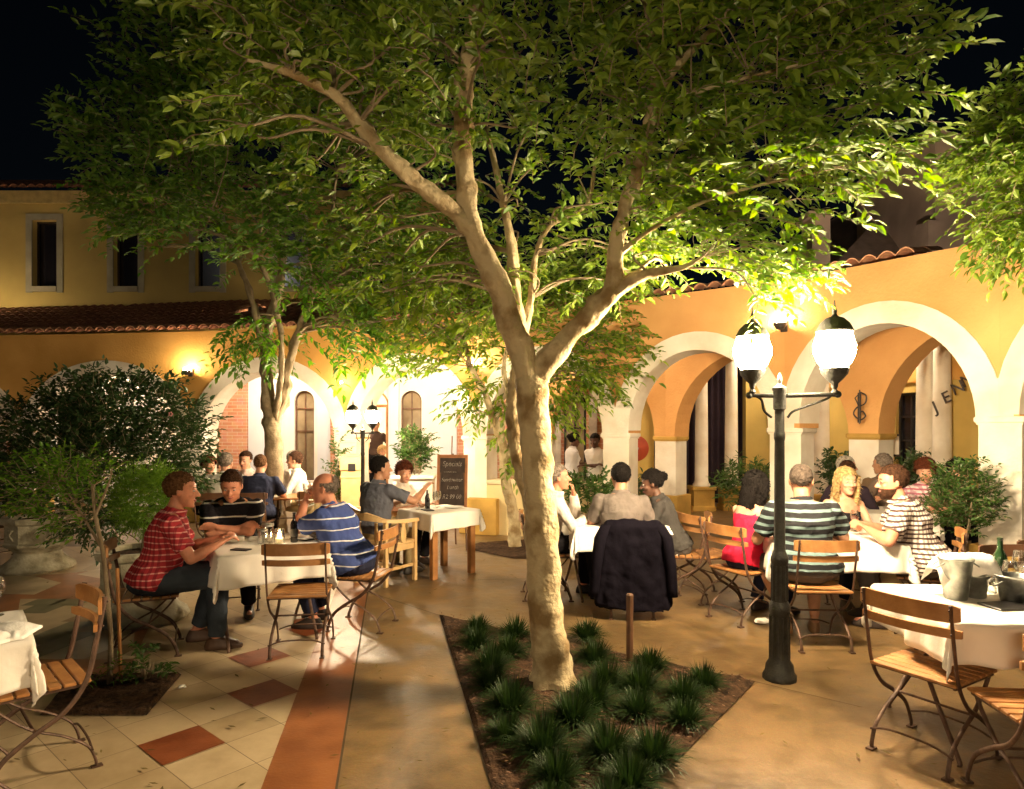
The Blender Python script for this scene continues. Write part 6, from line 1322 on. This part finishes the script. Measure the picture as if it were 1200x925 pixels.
# fallen leaf litter on the soil
rnd = random.Random(9); V = []; Fc = []
for k in range(900):
    a, b = rnd.random(), rnd.random()
    if a + b > 1: a, b = 1 - a, 1 - b
    P = Vector(BED[0]) * (1 - a - b) + Vector(BED[1]) * a + Vector(BED[3]) * b; t = rnd.uniform(0, 6.3); l = rnd.uniform(.008, .022); d1 = Vector((math.cos(t), math.sin(t), rnd.uniform(-.2, .4))) * l; d2 = Vector((-math.sin(t), math.cos(t), 0)) * l * .35; c = Vector((P.x, P.y, .055)); k0 = len(V)
    V += [c - d1, c + d2, c + d1, c - d2]; Fc.append((k0, k0 + 1, k0 + 2, k0 + 3))
me = bpy.data.meshes.new('leaf_litter'); me.from_pydata([tuple(v) for v in V], [], Fc); me.materials.append(pm('dry_leaf', (.11, .055, .025), .9, var=.4, scale=30)); o = bpy.data.objects.new('leaf_litter', me); COL.objects.link(o); tag(o, 'dry leaves scattered over the triangular bed', 'leaf litter', kind='stuff')
rnd = random.Random(19); V = []; Fc = []
for k in range(420):
    x, y = rnd.gauss(.4, 2.6), rnd.uniform(2.6, 9.5); t = rnd.uniform(0, 6.3); l = rnd.uniform(.010, .034); d1 = Vector((math.cos(t), math.sin(t), rnd.uniform(-.1, .25))) * l; d2 = Vector((-math.sin(t), math.cos(t), 0)) * l * .3; c = Vector((x, y, .016)); k0 = len(V)
    V += [c - d1, c + d2, c + d1, c - d2]; Fc.append((k0, k0 + 1, k0 + 2, k0 + 3))
me = bpy.data.meshes.new('fallen_leaves'); me.from_pydata([tuple(v) for v in V], [], Fc); me.materials.append(pm('fallen_leaf', (.10, .07, .02), .9, col2=(.20, .15, .04), scale=30)); o = bpy.data.objects.new('fallen_leaves', me); COL.objects.link(o); tag(o, 'fallen leaves strewn over the courtyard floor', 'fallen leaves', kind='stuff')
m = MB()
for (xa, ya, xb, yb) in ((430, 694, 515, 722), (885, 800, 1010, 830), (545, 640, 430, 668), (560, 680, 820, 676)):
    A_, B_ = Vector(gp(xa, ya)), Vector(gp(xb, yb)); n_ = (B_ - A_).normalized(); n_ = Vector((-n_.y, n_.x)) * .004; m.poly([(*(A_ - n_), .0062), (*(B_ - n_), .0062), (*(B_ + n_), .0062), (*(A_ + n_), .0062)])
structure(m.build('paving_joint', MATS['joint']))
# crumpled paper by the lamp post foot and on the tiles
def scrap(label, px, py, s):
    q = gp(px, py); m = MB(); m.ell((0, 0, .02 * s), (.06 * s, .035 * s, .02 * s), n=9, m=6); o = m.build('paper_scrap', M_['napkin'], None, loc=(q[0], q[1], .01)); 
    for v in o.data.vertices: v.co += Vector((noise.noise(v.co * 40), noise.noise(v.co * 43), 0)) * .02
    tag(o, label, 'paper')
scrap('crumpled white paper on the floor left of the lamp post', 893, 732, 1.2); scrap('tiny scrap of paper on the tiles beside the soil square', 214, 808, .5)
# chalkboard and lectern
q = at(524, 500, 9.35); cb = thing('chalkboard', 'wood-framed chalkboard of specials on an easel beside the doorway', 'chalkboard', (q.x + .05, q.y, 0), R(-4)); cb.scale = (.76, .85, .90); Tt = Matrix.Rotation(R(-8), 4, 'X')
m = MB(); 
for sx in (-1, 1): m.box(Tt @ Vector((sx * .262, 0, 1.02)), (.05, .035, .92), M=Tt)
for z in (1.455, .66, .585): m.box(Tt @ Vector((0, .001, z)), (.475, .032, .05), M=Tt)
m.build('frame', pm('oiled_frame', (.33, .13, .045), .5, var=.2, scale=9), cb); m = MB(); m.box(Tt @ Vector((0, .012, 1.06)), (.475, .012, .77), M=Tt); m.build('board', M_['board'], cb)
for (txt, z, sz, xo) in (('Specials', 1.30, .115, -.19), ('~~~~~~', 1.19, .07, -.17), ('Sundowner', 1.06, .085, -.205), ('Lunch', .94, .09, -.10), ('R2 99 00', .79, .095, -.18)):
    textmesh('chalk_writing', txt, sz, M_['chalk'], cb, .0015, Tt @ Matrix.Translation((xo, -.004, z)) @ Matrix.Rotation(R(90), 4, 'X'), shear=.25)
m = MB(); 
for sx in (-1, 1): m.tube([Tt @ Vector((sx * .22, .02, 1.2)), (sx * .30, -.03, 0)], .018); 
m.tube([Tt @ Vector((0, .03, 1.5)), (0, .55, 0)], .016); m.tube([Tt @ Vector((-.02, .01, 1.47)), Tt @ Vector((-.02, .01, 1.78))], .012); m.build('easel', M_['darkwood'], cb)
q = at(413, 500, 11.0); le = thing('menu_stand', 'tan wooden menu stand with a dark notice left of the doorway', 'menu stand', (q.x, q.y, 0), R(3)); m = MB(); m.box((0, 0, .5), (.32, .3, 1.0), bev=.01); m.build('cabinet', M_['palewood'], le); m = MB(); m.box((0, 0, 1.12), (.36, .32, .22), bev=.01); m.box((0, 0, 1.25), (.30, .26, .03)); m.build('top', M_['palewood'], le); m = MB(); m.box((.02, -.166, 1.06), (.12, .01, .12)); m.build('notice', M_['black'], le); m = MB(); m.box((0, 0, .90), (.35, .33, .04), bev=.008); m.build('ledge', M_['palewood'], le)
q = at(1045, 522, 9.6); m = MB(); m.box((0, 0, 0), (.24, .02, .32)); m.box((0, -.012, 0), (.19, .008, .26)); o = m.build('notice_frame', M_['iron'], None, loc=tuple(q)); o.data.materials.append(M_['white']); o.data.polygons.foreach_set('material_index', [0] * 6 + [1] * 6); tag(o, 'small framed notice beside the multi-pane window', 'notice'); m = MB(); m.box((0, .02, -.65), (.03, .02, 1.3)); pst = m.build('post', M_['iron'], o)
# floodlights added out of sight on the lean-to roof to brighten the house
for lb, px, py in (('added unseen floodlight on the lean-to roof beyond the left edge', -70, 372), ('added floodlight on the lean-to roof hidden by the tree crown', 300, 366)):
    q = at(px, py, 13.9); t = thing('floodlight', lb, 'floodlight', tuple(q), 0); m = MB(); m.box((0, -.05, 0), (.26, .06, .2), bev=.01); m.box((0, -.02, -.16), (.03, .03, .14)); m.build('housing', M_['iron'], t)
    m = MB(); m.box((0, -.01, 0), (.22, .02, .16)); m.build('lens', emit('fill_flood_lens', (1, .80, .45), 95), t)
t = thing('floodlight', 'added floodlight hidden behind the parapet of the right arcade', 'floodlight', (6.2, 10.4, 3.55), R(180)); t.rotation_euler = (R(-40), 0, R(165)); m = MB(); m.box((0, .05, 0), (.26, .06, .2), bev=.01); m.build('housing', M_['iron'], t); m = MB(); m.box((0, .01, 0), (.2, .02, .15)); m.build('lens', emit('fill_flood_lens_dim', (1, .82, .66), 230), t)  # added out of sight to brighten the building at right rear
# small bulbs on the pillar
m = MB(); m.ell((0, 0, 0), (.022, .022, .022)); q = at(400, 448, 11.45); tag(m.build('bulb', M_['sconce'], None, smooth='full', loc=tuple(q)), 'tiny bulb on the wall left of the doorway arch', 'bulb')

# ------------------------------------------------------------ sky, moon, camera
w = bpy.data.worlds.new('World'); sc.world = w; w.use_nodes = True; N, L = w.node_tree.nodes, w.node_tree.links; bg = N['Background']
sky = N.new('ShaderNodeTexSky'); sky.sky_type = 'NISHITA'; sky.sun_disc = False; sky.sun_elevation = R(12); sky.sun_rotation = R(200); sky.altitude = 1200
L.new(sky.outputs[0], bg.inputs[0]); bg.inputs[1].default_value = .0003
sl = bpy.data.lights.new('moon', 'SUN'); sl.energy = .012; sl.angle = R(.5); sl.color = (1, .95, .88); so_ = bpy.data.objects.new('moon', sl); COL.objects.link(so_); so_.rotation_euler = (R(78), 0, R(-20)); so_['kind'] = 'structure'
cam = bpy.data.cameras.new('camera'); co = bpy.data.objects.new('camera', cam); COL.objects.link(co); co.location = (0, 0, EYE); co.rotation_euler = (R(90), 0, 0)
cam.sensor_width = 36; cam.lens = F / 1200 * 36; cam.shift_y = (HY - 462.5) / 1200; cam.clip_end = 500; cam.clip_start = .05; sc.camera = co
vs_ = sc.view_settings; vs_.view_transform = 'Standard'; vs_.look = 'None'; vs_.exposure = 1.42; vs_.gamma = 1
